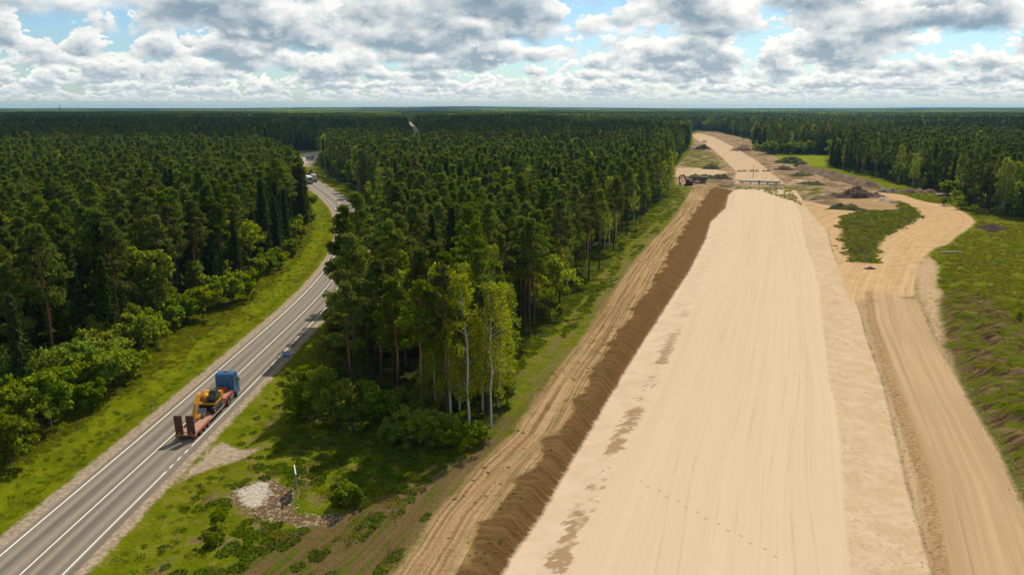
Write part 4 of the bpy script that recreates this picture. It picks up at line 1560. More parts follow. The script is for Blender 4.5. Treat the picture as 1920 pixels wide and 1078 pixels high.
for k, (px, py, h) in enumerate(bush_spots):
    plant_px('lime' if k % 4 == 2 else 'bush', px, py, h * 1.45, ORD[k] + ' leafy roadside bush along the far verge, counted from the near end of the row', 'bushes along the far verge', wide=1.0)
front = [('lime', 600, 790, 8.0, 'big yellow-green willow bush at the forest tip beside the junction'), ('lime', 632, 800, 7.0, 'willow bush on the junction side of the shaded undergrowth'),
         ('bush', 570, 785, 5.0, 'dark bush at the very tip of the forest near the junction'), ('lime', 575, 735, 4.2, 'low yellow-green scrub on the near verge behind the blue sign'),
         ('lime', 610, 700, 5.5, 'yellow-green scrub between blue sign and forest'), ('lime', 545, 715, 2.6, 'low scrub on the grass slope below the blue sign'),
         ('bush', 660, 812, 5.0, 'shaded bush under the forest front'), ('bush', 700, 800, 6.0, 'tall shaded bush under the pines at the forest front'), ('bush', 735, 838, 3.6, 'bush in front of the shaded undergrowth'),
         ('bush', 770, 842, 4.5, 'leafy bush at the foot of the birch clump on the junction side'), ('lime', 800, 845, 5.0, 'bright bush at the foot of the slender birch'), ('bush', 830, 838, 4.2, 'dark bush below the tallest birch'),
         ('bush', 860, 850, 3.6, 'low dark bush at the sunny foot of the birches'), ('bush', 900, 840, 2.8, 'small bush where birch clump meets the dirt track'), ('bush', 790, 800, 5.5, 'deep green bush inside the birch clump'),
         ('bush', 950, 770, 3.2, 'bush beside the soil patch right of the birches'), ('lime', 652, 948, 2.9, 'bright yellow-green bush standing alone beside the rubble patch'), ('bush', 633, 945, 1.7, 'small dark bush touching the bright bush by the rubble'),
         ('bush', 670, 945, 1.8, 'low green bush on the furrow side of the bright bush'), ('bush', 405, 985, 1.9, 'dark sapling bush alone on the grass slope'), ('bush', 393, 1018, 1.6, 'smaller sapling bush below the dark one on the grass slope'),
         ('bush', 1085, 525, 2.6, 'round green bush on the green strip beside the pines'), ('lime', 1022, 600, 3.0, 'yellow-green bush at the pine feet on the green strip'), ('bush', 1050, 590, 2.0, 'low bush in the grass of the green strip'),
         ('bush', 1165, 470, 3.0, 'bush at the forest edge halfway along the green strip'), ('lime', 1190, 445, 3.4, 'yellow-green bush near the far end of the green strip'),
         ('bush', 1800, 392, 4.6, 'bright green bush at the near corner of the dark right forest'), ('lime', 1775, 372, 8.0, 'light green tree at the corner of the dark right forest'), ('bush', 1830, 402, 3.6, 'low bush in front of the dark right forest'),
         ('bush', 1770, 386, 3.6, 'bush between the slabs and the dark right forest'), ('bush', 1911, 598, 1.6, 'dark bush at the picture edge on the right field')]
for kd, px, py, h, lab in front:
    plant_px(kd, px, py, h, lab, None, wide=1.05)
# deciduous hedge behind the meadow
for k in range(26):
    px = 1418 + k * 6.1
    plant_px('broadleaf' if k % 3 else 'birch', px + random.uniform(-2, 2), 289.5 + random.uniform(-1.2, 0.8), random.uniform(9, 13), 'leafy tree in the light green row behind the meadow', 'tree row behind the meadow', wide=1.25)


# ------------------------------------------------------------------ grasses and weeds
GRASS_LEAF = leaf_material('grass_blades', (0.105, 0.135, 0.004), (0.205, 0.220, 0.008), 0.42, 0.02, 0.15, 0.25)
WEED_LEAF = leaf_material('weed_leaves', (0.060, 0.115, 0.005), (0.125, 0.175, 0.008), 0.42, 0.015, 0.1, 0.25)
DRY_LEAF = leaf_material('dry_stalks', (0.11, 0.080, 0.035), (0.21, 0.16, 0.070), 0.25, 0.01, 0.1, 0.25)
PURPLE = leaf_material('willowherb', (0.10, 0.055, 0.085), (0.20, 0.10, 0.16), 0.3, 0.01, 0.1, 0.2, (1.2, 1.0, 1.1))


def tuft(seed, n, rad, h, wdt, up, droop):
    r = np.random.default_rng(seed)
    a = r.uniform(0, 6.28, n)
    rr = rad * np.sqrt(r.uniform(0, 1, n))
    C = np.stack([np.cos(a) * rr, np.sin(a) * rr, h * r.uniform(0.25, 0.6, n)], 1)
    return leaf_tris(r, C, h, wdt, up, droop)


TUFTS = [leaf_mesh('tuft', tuft(1, 46, 0.6, 0.30, 0.10, 0.6, (0, 0, 0.5)), GRASS_LEAF, 1), leaf_mesh('tuft', tuft(2, 44, 0.5, 0.42, 0.09, 0.4, (0, 0, 0.8)), GRASS_LEAF, 2),
         leaf_mesh('tuft', tuft(3, 50, 0.42, 0.22, 0.13, 0.9, None), WEED_LEAF, 3), leaf_mesh('tuft', tuft(4, 90, 0.62, 0.26, 0.15, 0.8, None), WEED_LEAF, 4),
         leaf_mesh('tuft', tuft(5, 26, 0.45, 0.5, 0.06, 0.2, (0, 0, 1.2)), DRY_LEAF, 5), leaf_mesh('tuft', tuft(6, 40, 0.6, 0.5, 0.09, 0.4, (0, 0, 0.8)), PURPLE, 6)]
hx, hy = jitter_points(-75, 215, 55, 400, 0.9, 33)
rr_ = np.random.default_rng(8)
mk = in_view(hx, hy, 0.02)
hx, hy = hx[mk], hy[mk]
o_ = sdf_poly(hx, hy, P_open)
ltx, grx_ = Ltrack(hy), LgravR(hy)
rdv = road_coord(hx, hy)
sidev = sdf_poly(hx, hy, P_sidelane)
green = (o_ > -6) & (np.abs(rdv) > 7.0) & (sidev < -0.6)
strip = (hx < ltx - 0.8)
rightf = (hx > grx_ + 2.5) & (sdf_poly(hx, hy, P_upper) < -1.2) & (sdf_poly(hx, hy, P_rsoil) < -0.5) & (hx < 205)
mound = sdf_poly(hx, hy, P_mound) > (vnoise(hx * 0.35, hy * 0.35, 401) - 0.6) * 5
furrow = sdf_poly(hx, hy, P_furrow) > 0.5
rubb = sdf_poly(hx, hy, P_rubble) > -0.5
dens = fbm(hx / 5.0, hy / 5.0, 141, 3)
keep = green & (strip | rightf | mound) & ~rubb & ((sdf_poly(hx, hy, P_site) < -1) | mound)
keep &= (dens > 0.36) | (rr_.uniform(0, 1, len(hx)) < 0.25)
keep &= ~(furrow & (fbm((hx * 0.93 - hy * 0.36) / 1.6, (hx * 0.36 + hy * 0.93) / 12.0, 143, 2) < 0.60))
keep &= ~((hx < ltx) & (hx > ltx - 6) & (fbm((hx - ltx) / 1.6, hy / 16.0, 147, 2) < 0.52))
keep &= rr_.uniform(0, 1, len(hx)) < np.clip(170 / np.hypot(hx, hy), 0.25, 1)
# scattered seedlings on the dirt track and its crest
sprig = (hx > ltx) & (hx < Lcrest(hy) + 0.6) & (dens > 0.50) & (rr_.uniform(0, 1, len(hx)) < 0.22)
keep &= ~((np.abs(rdv) < 13) & (rr_.uniform(0, 1, len(hx)) < 0.65))
keep &= ~((sdf_poly(hx, hy, P_ridge) > 0) & (rr_.uniform(0, 1, len(hx)) < 0.85))
keep |= sprig
hx, hy, dens, strip, mound, sprig = hx[keep], hy[keep], dens[keep], strip[keep], mound[keep], sprig[keep]
sel = rr_.uniform(0, 1, len(hx))
leafy = (hx > -34) & strip
pick = np.where(leafy, np.where(sel < 0.45, 3, np.where(sel < 0.72, 2, np.where(sel < 0.93, 0, 4))), np.where(sel < 0.62, 0, np.where(sel < 0.88, 1, np.where(sel < 0.95, 2, 4))))
pick = np.where(~strip & (sel > 0.80), 4, pick)
pick = np.where(mound, np.where(sel < 0.45, 2, np.where(sel < 0.84, 1, np.where(sel < 0.985, 4, 5))), pick)
purp = sdf_poly(hx, hy, GP([(1826, 428), (1870, 422), (1885, 430), (1860, 438)])) > 0
pick = np.where(purp, 5, pick)
pick = np.where(sprig, 2, pick)
size = np.where(sprig, 0.45, 1.0) * rr_.uniform(0.7, 1.35, len(hx)) * np.where(mound, 1.3, 1.0) * np.where(np.abs(road_coord(hx, hy)) < 12, 0.75, 1.0)
geo_scatter('grass', hx, hy, zat(hx, hy) - 0.03, pick, size, rr_.uniform(0, 6.28, len(hx)), TUFTS, 'rough grass and weeds on the verges, field and mounds', 'grass')


# ------------------------------------------------------------------ heaps of soil, gravel and sand
def soil_material(name, dark, light, weeds=0.0, bump=0.35):
    m, t, bs = new_mat(name)
    pos = t.n('ShaderNodeNewGeometry').outputs['Position']
    n = t.noise(pos, 0.5, 4, 0.6)
    nf = t.noise(pos, 2.6, 5, 0.7)
    c = t.mix(t.sstep(t.add(t.mul(n, 0.5), t.mul(nf, 0.5)), 0.38, 0.64), dark, light)
    if weeds:
        c = t.mix(t.mul(t.lin(t.add(t.mul(n, 0.6), t.mul(nf, 0.4)), 0.58 - weeds * 0.2, 0.64 - weeds * 0.2), 0.9), c, (0.055, 0.080, 0.014))
    t.put(bs.inputs['Base Color'], c)
    bs.inputs['Roughness'].default_value = 0.97
    bs.inputs['Specular IOR Level'].default_value = 0.1
    bp = t.n('ShaderNodeBump')
    bp.inputs['Strength'].default_value = 0.9
    bp.inputs['Distance'].default_value = bump
    t.put(bp.inputs['Height'], nf)
    t.link(bp.outputs[0], bs.inputs['Normal'])
    return m


DARK_SOIL = soil_material('dark_topsoil', (0.055, 0.034, 0.022), (0.135, 0.088, 0.055))
WEEDY_SOIL = soil_material('weedy_soil', (0.060, 0.040, 0.026), (0.15, 0.10, 0.062), 0.55)
GRASSY_SOIL = soil_material('grassy_soil', (0.085, 0.07, 0.03), (0.12, 0.10, 0.04), 0.85)
BROWN_SOIL = soil_material('brown_soil', (0.13, 0.083, 0.052), (0.26, 0.175, 0.108), 0.12)
DULL_SAND = soil_material('dull_sand', (0.22, 0.15, 0.09), (0.40, 0.29, 0.18), 0, 0.2)
PALE_SAND = soil_material('pale_sand', (0.40, 0.29, 0.18), (0.58, 0.44, 0.29), 0, 0.2)
GREY_GRAVEL = soil_material('grey_gravel', (0.13, 0.115, 0.10), (0.26, 0.235, 0.205), 0, 0.4)


def heap(name, px, py, ln, wd, ht, ang, mat, peaks, label, group=None, seed=0, cat=None, rough=0.55, xy=None):
    x, y = xy or G(px, py, 0)
    r = np.random.default_rng(seed)
    nu, nv = max(14, int(ln * 1.6)), max(12, int(wd * 1.6))
    nu, nv = min(nu, 90), min(nv, 30)
    U, V = np.meshgrid(np.linspace(-1, 1, nu), np.linspace(-1, 1, nv))
    edge_n = (fbm(U * ln / 5 + seed, V * wd / 5, seed, 3) - 0.5) * 0.5
    if ln > 2.5 * wd:
        e = np.clip(1 - np.abs(V) + edge_n * 0.7, 0, 1) * np.clip((1 - np.abs(U)) * ln / wd, 0, 1)
        prof = np.ones_like(U)
    else:
        e = np.clip(1 - np.sqrt(U * U + V * V) + edge_n, 0, 1)
        prof = np.ones_like(U)
    if peaks > 1:
        prof = 0.62 + 0.38 * np.abs(np.cos((U + 1) * math.pi * peaks / 2 + seed)) + (fbm(U * peaks * 1.3, V, seed + 5, 2) - 0.5) * 0.5
    Z = ht * np.minimum(e * 1.35, 1.0) ** 0.9 * prof
    Z = Z * (1 + rough * 2 * (fbm(U * ln / 1.5, V * wd / 1.5, seed + 9, 4) - 0.5))
    Z = np.where(e <= 0.001, -0.25, Z)
    ca, sa = math.cos(ang), math.sin(ang)
    lx, ly = U * ln / 2, V * wd / 2
    wx, wy = x + lx * ca - ly * sa, y + lx * sa + ly * ca
    z0 = z1(x, y)
    gz = zat(wx.ravel(), wy.ravel()).reshape(wx.shape)
    vs = np.stack([lx.ravel(), ly.ravel(), (Z + gz - z0).ravel()], 1)
    q = (np.arange(nv - 1)[:, None] * nu + np.arange(nu - 1)[None]).ravel()
    me = np_mesh(name, vs, np.stack([q, q + 1, q + nu + 1, q + nu], 1), (mat,), None, True)
    o = link(name, me, None, (x, y, z0), ang)
    tag(o, label, cat or name.split('_')[-1], group)
    return o


heap('soil_heap', 1604, 369, 25, 15, 4.2, R(-6), DARK_SOIL, 2, 'large dark soil heap with two peaks behind the sandy hollow', seed=3)
heap('soil_heap', 1586, 395, 17, 7, 2.2, R(-8), WEEDY_SOIL, 2, 'long low dark mound at the near side of the sandy hollow', seed=5)
heap('sand_heap', 1660, 379, 12, 5, 1.5, R(-20), PALE_SAND, 3, 'small pale sand heaps below the dark two-peaked heap', seed=6)
ba, bb = G(1496, 317), G(1640, 352)
heap('earth_berm', 0, 0, math.hypot(bb[0] - ba[0], bb[1] - ba[1]), 11, 3.0, math.atan2(bb[1] - ba[1], bb[0] - ba[0]), BROWN_SOIL, 9, 'long brown earth berm running along the right forest edge', seed=7, xy=((ba[0] + bb[0]) / 2, (ba[1] + bb[1]) / 2), cat='berm')
heap('gravel_heap', 1664, 360, 12, 7, 2.6, 0, GREY_GRAVEL, 2, 'grey gravel heap beside the bend of the haul road', seed=8)
heap('soil_heap', 1722, 361, 19, 6, 1.9, 0, BROWN_SOIL, 4, 'low ragged brown heaps between gravel heap and slabs', seed=9)
heap('earth_berm', 1482, 306, 24, 12, 4.0, R(-35), GRASSY_SOIL, 1, 'grass covered berm in front of the meadow', seed=10, cat='berm')
heap('soil_heap', 1502, 313, 10, 9, 3.4, 0, DARK_SOIL, 1, 'dark soil heap at the end of the grassy berm', seed=11)
heap('soil_heap', 1470, 320, 14, 8, 2.6, R(-20), DARK_SOIL, 3, 'dark lumpy soil heaps right of the beam', seed=12)
heap('soil_heap', 1500, 330, 16, 9, 2.2, R(-25), WEEDY_SOIL, 2, 'weedy soil heap between beam and earth berm', seed=13)
heap('soil_heap', 1520, 347, 16, 8, 1.9, R(-10), WEEDY_SOIL, 2, 'green overgrown mound beside the end of the graded roadbed', seed=14)
heap('sand_heap', 1498, 344, 13, 7, 1.7, 0, PALE_SAND, 1, 'pale sand heap next to the overgrown mound', seed=15)
heap('soil_heap', 1334, 317, 13, 9, 3.2, 0, WEEDY_SOIL, 1, 'dark soil heap at the corner of the green patch', seed=16)
heap('soil_heap', 1316, 281, 18, 10, 4.4, 0, DARK_SOIL, 1, 'dark soil heap at the far end of the green patch', seed=17)
heap('soil_heap', 1330, 336, 26, 8, 2.2, R(-4), WEEDY_SOIL, 3, 'long weedy heap behind the dump truck', seed=18)
heap('soil_heap', 1396, 283, 26, 16, 5.0, R(-20), BROWN_SOIL, 2, 'brown soil heap at the edge of the far sand road below the trees', seed=19)
heap('soil_heap', 1358, 351, 10, 6, 1.6, R(15), BROWN_SOIL, 2, 'low brown heap beside the near end of the beam', seed=20)
heap('soil_heap', 586, 331, 8, 7, 4.0, 0, BROWN_SOIL, 1, 'reddish brown soil heap at the roadside behind the white trucks', seed=21)
heap('soil_heap', 1545, 373, 16, 6, 1.6, R(30), BROWN_SOIL, 3, 'low spoil ridge along the edge of the graded roadbed', seed=22)
heap('soil_heap', 1632, 500, 3.6, 2.4, 0.5, R(-10), DARK_SOIL, 1, 'little dark clod of turf at the fork of the haul road', seed=23)
for k in range(9):
    heap('sand_pile', 1390 + k * 9.4, 354 + (k % 2) * 0.6, 2.9, 3.0, 1.25, R(10 * k), PALE_SAND, 1, 'small tipped sand pile in the row across the end of the roadbed', 'row of tipped sand piles', seed=40 + k, cat='pile')
for k in range(6):
    heap('sand_pile', 1386 + k * 11 + random.uniform(-3, 3), 322.5 + random.uniform(-1, 1), random.uniform(3, 7), 3.4, random.uniform(0.7, 1.3), R(25 * k), DULL_SAND, 1, 'small dull pile in the row behind the beam', 'row of piles behind the beam', seed=60 + k, cat='pile')

# rubble: loose pale lumps, far too many and small to tell apart
ST = paint('pale_rubble', (0.52, 0.45, 0.37), 0.95, 0, 0.5, (0.26, 0.20, 0.14), 2.0)
r = np.random.default_rng(71)


def stones(name, pts, smin, smax, mat, label, cat):
    parts = []
    zz_ = zat(np.array([p[0] for p in pts]), np.array([p[1] for p in pts]))
    for (x, y), zs_ in zip(pts, zz_):
        s = r.uniform(smin, smax) * r.uniform(0.6, 1)
        d = np.array([[1, 0, 0], [-1, 0, 0], [0, 1, 0], [0, -1, 0], [0, 0, 1], [0, 0, -0.6]]) * r.uniform(0.6, 1.1, (6, 1)) * s
        a = r.uniform(0, 6.28)
        M = np.array([[math.cos(a), -math.sin(a), 0], [math.sin(a), math.cos(a), 0], [0, 0, 0.7]])
        d = d @ M.T
        z = zs_ + s * 0.2
        V = d + [x, y, z]
        F = np.array([[0, 2, 4], [2, 1, 4], [1, 3, 4], [3, 0, 4], [2, 0, 5], [1, 2, 5], [3, 1, 5], [0, 3, 5]])
        parts.append((V, F))
    V, F = join(parts)
    return tag(link(name, np_mesh(name, V, F, (mat,))), label, cat, kind='stuff')


xs, ys = r.uniform(-31, -16, 2600), r.uniform(70, 82, 2600)
k = sdf_poly(xs, ys, P_rubble)
mkk = (k > -0.3) & (r.uniform(0, 1, 2600) < 0.45)
stones('rubble', list(zip(xs[mkk], ys[mkk])), 0.05, 0.17, ST, 'scattered pale rubble around the bare patch below the edge-on sign', 'rubble')
ys = r.uniform(60, 165, 800)
xs = LgravR(ys) + r.normal(0.6, 0.5, 800)
ys2 = r.uniform(60, 165, 300)
xs2 = LgravL(ys2) + r.normal(-0.9, 0.6, 300)
STG = paint('gravel_stone', (0.36, 0.29, 0.21), 0.95, 0, 0.5, (0.2, 0.15, 0.1), 2.0)
stones('gravel', list(zip(np.concatenate([xs, xs2]), np.concatenate([ys, ys2]))), 0.05, 0.20, STG, 'loose stones along both edges of the gravel road', 'gravel')


# ------------------------------------------------------------------ vehicle finishes
BLUE = paint('blue_paint', (0.020, 0.115, 0.27), 0.35, 0, 0.2)
RED = paint('red_paint', (0.33, 0.045, 0.032), 0.55, 0, 0.5, (0.22, 0.10, 0.06))
DECK = paint('worn_deck', (0.36, 0.19, 0.12), 0.8, 0, 0.8, (0.26, 0.20, 0.14), 1.2)
RUST = paint('rusty_steel', (0.085, 0.036, 0.022), 0.8, 0, 0.6, (0.05, 0.03, 0.02))
YEL = paint('yellow_paint', (0.62, 0.285, 0.012), 0.45, 0, 0.25, (0.30, 0.15, 0.02))
BLK = paint('black_rubber', (0.016, 0.015, 0.014), 0.8, 0, 0.4, (0.05, 0.042, 0.035))
STEEL = paint('grey_steel', (0.20, 0.19, 0.18), 0.5, 0.3, 0.4)
WHITE = paint('white_paint', (0.74, 0.74, 0.71), 0.4, 0, 0.15)
GREYP = paint('grey_tarp', (0.36, 0.35, 0.32), 0.6, 0, 0.3)
GLASS = paint('dark_glass', (0.012, 0.022, 0.022), 0.08, 0, 0.05, None, 3, 0.8)
GREENG = paint('green_glass', (0.03, 0.07, 0.055), 0.08, 0, 0.05, None, 3, 0.8)
OLIVE = paint('dusty_brown', (0.12, 0.082, 0.045), 0.7, 0, 0.5)
LAMP = paint('red_lamp', (0.45, 0.02, 0.015), 0.3)
ORNG = paint('amber_lamp', (0.7, 0.25, 0.02), 0.3)


def wheel(parent, x, y, z, rad, wdt, rimmat=STEEL):
    ty_ = MB().tube([(x - wdt / 2, y, z), (x - wdt / 2 + 0.05, y, z), (x + wdt / 2 - 0.05, y, z), (x + wdt / 2, y, z)], [rad * 0.86, rad, rad, rad * 0.86], 18).build('tyre', BLK, parent)
    sg = 1 if x > 0 else -1
    MB().tube([(x + sg * (wdt / 2 - 0.02), y, z), (x + sg * (wdt / 2 + 0.02), y, z)], [rad * 0.56, rad * 0.50], 14).build('rim', rimmat, ty_)


ROADZ = 0.235
TX = -39.85


def tractor_unit():
    e = empty('tractor_unit', (TX + 0.03, 104.75, ROADZ))
    tag(e, 'blue tractor unit pulling the red low loader up the asphalt road', 'truck')
    cabp = [(0.0, 1.0), (0.0, 3.45), (0.16, 3.72), (0.55, 3.84), (1.25, 3.80), (1.62, 3.40), (2.18, 2.35), (2.28, 1.7), (2.28, 0.62), (0.9, 0.62), (0.75, 1.0)]
    c = MB()
    n = len(cabp)
    xs_ = [(-1.25, 0.10), (-1.15, 0.0), (1.15, 0.0), (1.25, 0.10)]
    vs = []
    for xx, ins in xs_:
        for (yy, zz) in cabp:
            vs.append((xx, 1.1 + (yy - 1.1) * (1 - ins * 0.6), 2.2 + (zz - 2.2) * (1 - ins * 0.7)))
    fs = [tuple(range(n)), tuple(range(3 * n, 4 * n))[::-1]]
    for a in range(3):
        for i in range(n):
            j = (i + 1) % n
            fs.append((a * n + i, a * n + j, (a + 1) * n + j, (a + 1) * n + i))
    c._add(vs, fs)
    cab = c.build('cab', BLUE, e)
    for sg in (-1, 1):
        w_ = MB().prism([(0.95, 1.95), (0.95, 2.75), (1.85, 2.72), (2.05, 2.1), (1.95, 1.95)], 'x', sg * 1.252, sg * 1.262).build('side_window', GLASS, cab)
        MB().box((sg * 1.45, 2.0, 2.45), (0.26, 0.18, 0.75), None, 0.06).build('mirror', WHITE, cab)
        MB().box((sg * 1.255, 0.75, 2.0), (0.03, 0.05, 0.22)).build('door_handle', BLK, cab)
        MB().prism([(-1.4, 0.45), (-1.4, 1.05), (-0.3, 1.05), (-0.3, 0.45)], 'x', sg * 0.62, sg * 1.22).build('fuel_tank', STEEL, e)
        MB().box((sg * 1.13, 2.29, 0.85), (0.28, 0.06, 0.22), None, 0.02).build('headlight', WHITE, e)
        MB().box((sg * 1.2, 1.25, 3.86), (0.12, 0.16, 0.12), None, 0.03).build('roof_lamp', ORNG, cab)
        wheel(e, sg * 1.02, 1.35, 0.5, 0.5, 0.32)
        wheel(e, sg * 0.93, -2.2, 0.5, 0.5, 0.56)
        MB().prism([(-2.85, 0.85), (-2.75, 1.08), (-1.65, 1.08), (-1.55, 0.85), (-1.65, 0.90), (-2.75, 0.90)], 'x', sg * 0.62, sg * 1.24).build('mudguard', BLK, e)
    MB().prism([(1.72, 3.22), (2.16, 2.42), (2.19, 2.44), (1.75, 3.25)], 'x', -1.08, 1.08).build('windscreen', GLASS, cab)
    MB().box((0, 0.75, 3.845), (0.7, 0.5, 0.05), None, 0.02).build('roof_hatch', BLK, cab)
    MB().box((0, 2.25, 0.62), (2.45, 0.2, 0.42), None, 0.06).build('bumper', BLUE, e)
    MB().box((0, -0.6, 0.80), (0.85, 5.0, 0.26)).build('chassis', BLK, e)
    MB().box((0, -1.7, 1.02), (0.9, 0.9, 0.1)).build('coupling_plate', STEEL, e)
    MB().tube([(0.95, -0.14, 0.9), (0.95, -0.14, 3.3)], 0.07, 8).build('exhaust_stack', STEEL, e)


def trailer():
    e = empty('low_loader_trailer', (TX, 90.9, ROADZ))
    tag(e, 'red low loader trailer carrying a yellow excavator on the asphalt road', 'trailer')
    MB().box((0, 5.2, 0.74), (2.55, 9.6, 0.24), None, 0.03).build('main_frame', RED, e)
    MB().box((0, 5.2, 0.885), (2.30, 9.4, 0.05)).build('deck', DECK, e)
    MB().prism([(0.0, 0.42), (0.0, 0.72), (0.4, 0.86), (0.4, 0.62)], 'x', -1.27, 1.27).build('rear_slope', DECK, e)
    MB().prism([(10.0, 0.62), (10.0, 0.86), (10.6, 1.42), (14.0, 1.42), (14.0, 1.22), (10.9, 1.14), (10.4, 0.62)], 'x', -1.24, 1.24).build('gooseneck', RED, e)
    MB().box((0, 12.3, 1.445), (2.1, 3.2, 0.05)).build('gooseneck_deck', DECK, e)
    MB().box((-0.25, 13.15, 1.78), (1.7, 0.55, 0.62), None, 0.04).build('tool_box', RED, e)
    for sg in (-1, 1):
        rp = MB().box((sg * 0.72, 0.02, 1.98), (0.95, 0.16, 2.55), Matrix.Rotation(R(5), 3, 'X')).build('ramp', RUST, e)
        for kk in range(7):
            MB().box((sg * 0.72, -0.09 + kk * 0.031, 0.95 + kk * 0.345), (0.86, 0.08, 0.09), Matrix.Rotation(R(5), 3, 'X')).build('ramp_rung', RUST, rp)
        MB().box((sg * 0.72, 0.16, 0.92), (0.34, 0.3, 0.34), None, 0.04).build('ramp_hinge', YEL, e)
        for q in range(3):
            wheel(e, sg * 1.02, 1.9 + q * 1.25, 0.40, 0.40, 0.36)
            MB().prism([(1.9 + q * 1.25 - 0.52, 0.62), (1.9 + q * 1.25 - 0.36, 0.845), (1.9 + q * 1.25 + 0.36, 0.845), (1.9 + q * 1.25 + 0.52, 0.62)], 'x', sg * 1.28, sg * 1.30).build('mudguard', RED, e)
        MB().box((sg * 1.05, -0.02, 0.50), (0.36, 0.06, 0.16)).build('tail_light', LAMP, e)
        MB().box((sg * 1.29, 7.2, 0.80), (0.05, 5.2, 0.10)).build('side_rail', GREYP, e)
    MB().box((0, -0.01, 0.50), (1.6, 0.05, 0.2)).build('bumper_bar', BLK, e)


def excavator(loc, rz, body, name_label, pose='transport', cabglass=GREENG, scale=1.0):
    e = empty('excavator', loc, rz)
    e.scale = (scale,) * 3
    tag(e, name_label, 'excavator')
    for sg in (-1, 1):
        pr = [(-1.75, 0.18), (-1.5, 0.0), (1.5, 0.0), (1.75, 0.18), (1.8, 0.42), (1.62, 0.68), (1.35, 0.76), (-1.35, 0.76), (-1.62, 0.68), (-1.8, 0.42)]
        tk = MB().prism(pr, 'x', sg * 0.75, sg * 1.22).build('crawler_track', BLK, e)
        for kk in range(12):
            MB().box((sg * 0.985, -1.4 + kk * 0.255, 0.775), (0.47, 0.16, 0.05)).build('track_shoe', STEEL, tk)
        MB().tube([(sg * 1.2, 1.4, 0.4), (sg * 1.25, 1.4, 0.4)], 0.26, 12).build('idler_wheel', STEEL, tk)
        MB().tube([(sg * 1.2, -1.4, 0.4), (sg * 1.25, -1.4, 0.4)], 0.26, 12).build('drive_wheel', STEEL, tk)
    MB().box((0, 0, 0.55), (1.5, 1.8, 0.45)).build('undercarriage', BLK, e)
    MB().tube([(0, 0, 0.75), (0, 0, 0.98)], 0.62, 18).build('turntable', BLK, e)
    MB().box((0, -0.35, 1.12), (2.35, 2.9, 0.28), None, 0.05).build('house_floor', body, e)
    MB().prism([(-1.75, 1.0), (-1.95, 1.3), (-1.95, 1.85), (-1.7, 2.08), (-1.15, 2.08), (-1.15, 1.0)], 'x', -1.2, 1.2).build('counterweight', body, e)
    MB().box((0.55, -0.45, 1.62), (1.2, 1.38, 0.72), None, 0.08).build('engine_hood', body, e)
    MB().box((-0.2, -0.8, 1.55), (0.5, 0.66, 0.56), None, 0.04).build('pump_cover', body, e)
    cb = MB().prism([(-0.45, 1.27), (-0.45, 2.62), (-0.3, 2.74), (0.55, 2.72), (0.72, 2.55), (1.08, 1.75), (1.02, 1.27)], 'x', -1.16, -0.30).build('cab', BLK, e)
    MB().prism([(0.76, 2.48), (1.08, 1.78), (1.10, 1.80), (0.79, 2.51)], 'x', -1.08, -0.38).build('front_window', cabglass, cb)
    for xx in (-1.17, -0.29):
        MB().prism([(-0.35, 1.75), (-0.35, 2.55), (0.55, 2.55), (0.92, 1.75)], 'x', xx - 0.006, xx + 0.006).build('side_window', cabglass, cb)
    MB().box((-0.73, -0.456, 2.15), (0.66, 0.012, 0.7)).build('rear_window', cabglass, cb)
    MB().box((-0.73, 0.1, 2.745), (0.7, 0.7, 0.03)).build('roof_hatch', cabglass, cb)
    if pose == 'transport':
        bl = [(0.55, 1.35), (0.45, 1.75), (1.9, 3.05), (2.5, 3.28), (3.1, 3.20), (4.15, 2.35), (5.0, 1.15), (4.75, 1.0), (3.75, 2.0), (2.9, 2.72), (2.45, 2.74), (1.0, 1.45)]
        st = [(4.95, 1.35), (5.15, 1.1), (5.05, 0.75), (3.6, 0.22), (2.75, 0.25), (2.75, 0.48), (3.6, 0.62)]
        bk = [(3.1, 0.05), (2.35, 0.08), (2.05, 0.45), (2.25, 1.05), (2.45, 1.12), (2.75, 0.6), (3.05, 0.5)]
        cy1 = [((0.3, 0.8, 1.3), (0.3, 2.5, 2.75))]
        cy2 = [((0.15, 2.9, 3.25), (0.15, 5.0, 1.55))]
    else:
        bl = [(0.55, 1.35), (0.45, 1.75), (1.3, 3.6), (1.9, 4.5), (2.4, 4.6), (3.9, 4.0), (3.85, 3.7), (2.4, 4.05), (1.8, 3.4), (1.0, 1.45)]
        st = [(3.9, 4.15), (4.1, 3.8), (4.05, 1.4), (3.85, 1.4), (3.65, 3.6)]
        bk = [(4.15, 1.5), (3.5, 1.5), (3.1, 1.0), (3.2, 0.3), (3.5, 0.2), (4.0, 0.9)]
        cy1 = [((0.3, 0.8, 1.3), (0.3, 1.9, 3.7))]
        cy2 = [((0.15, 2.1, 4.6), (0.15, 3.85, 4.2))]
    MB().prism(bl, 'x', -0.10, 0.34).build('boom', body, e)
    MB().prism(st, 'x', -0.04, 0.28).build('stick', body, e)
    MB().prism(bk, 'x', -0.42, 0.66).build('bucket', STEEL, e)
    for pp in cy1:
        for off in (-0.5, 0.12):
            MB().tube([(pp[0][0] + off, pp[0][1], pp[0][2]), (pp[1][0] + off, pp[1][1], pp[1][2])], 0.07, 8).build('hydraulic_cylinder', STEEL, e)
    for pp in cy2:
        MB().tube([pp[0], pp[1]], 0.07, 8).build('hydraulic_cylinder', STEEL, e)
    return e


tractor_unit()
trailer()
excavator((TX + 0.05, 98.9, ROADZ + 0.912), math.pi, YEL, 'yellow tracked excavator loaded on the red low loader trailer')


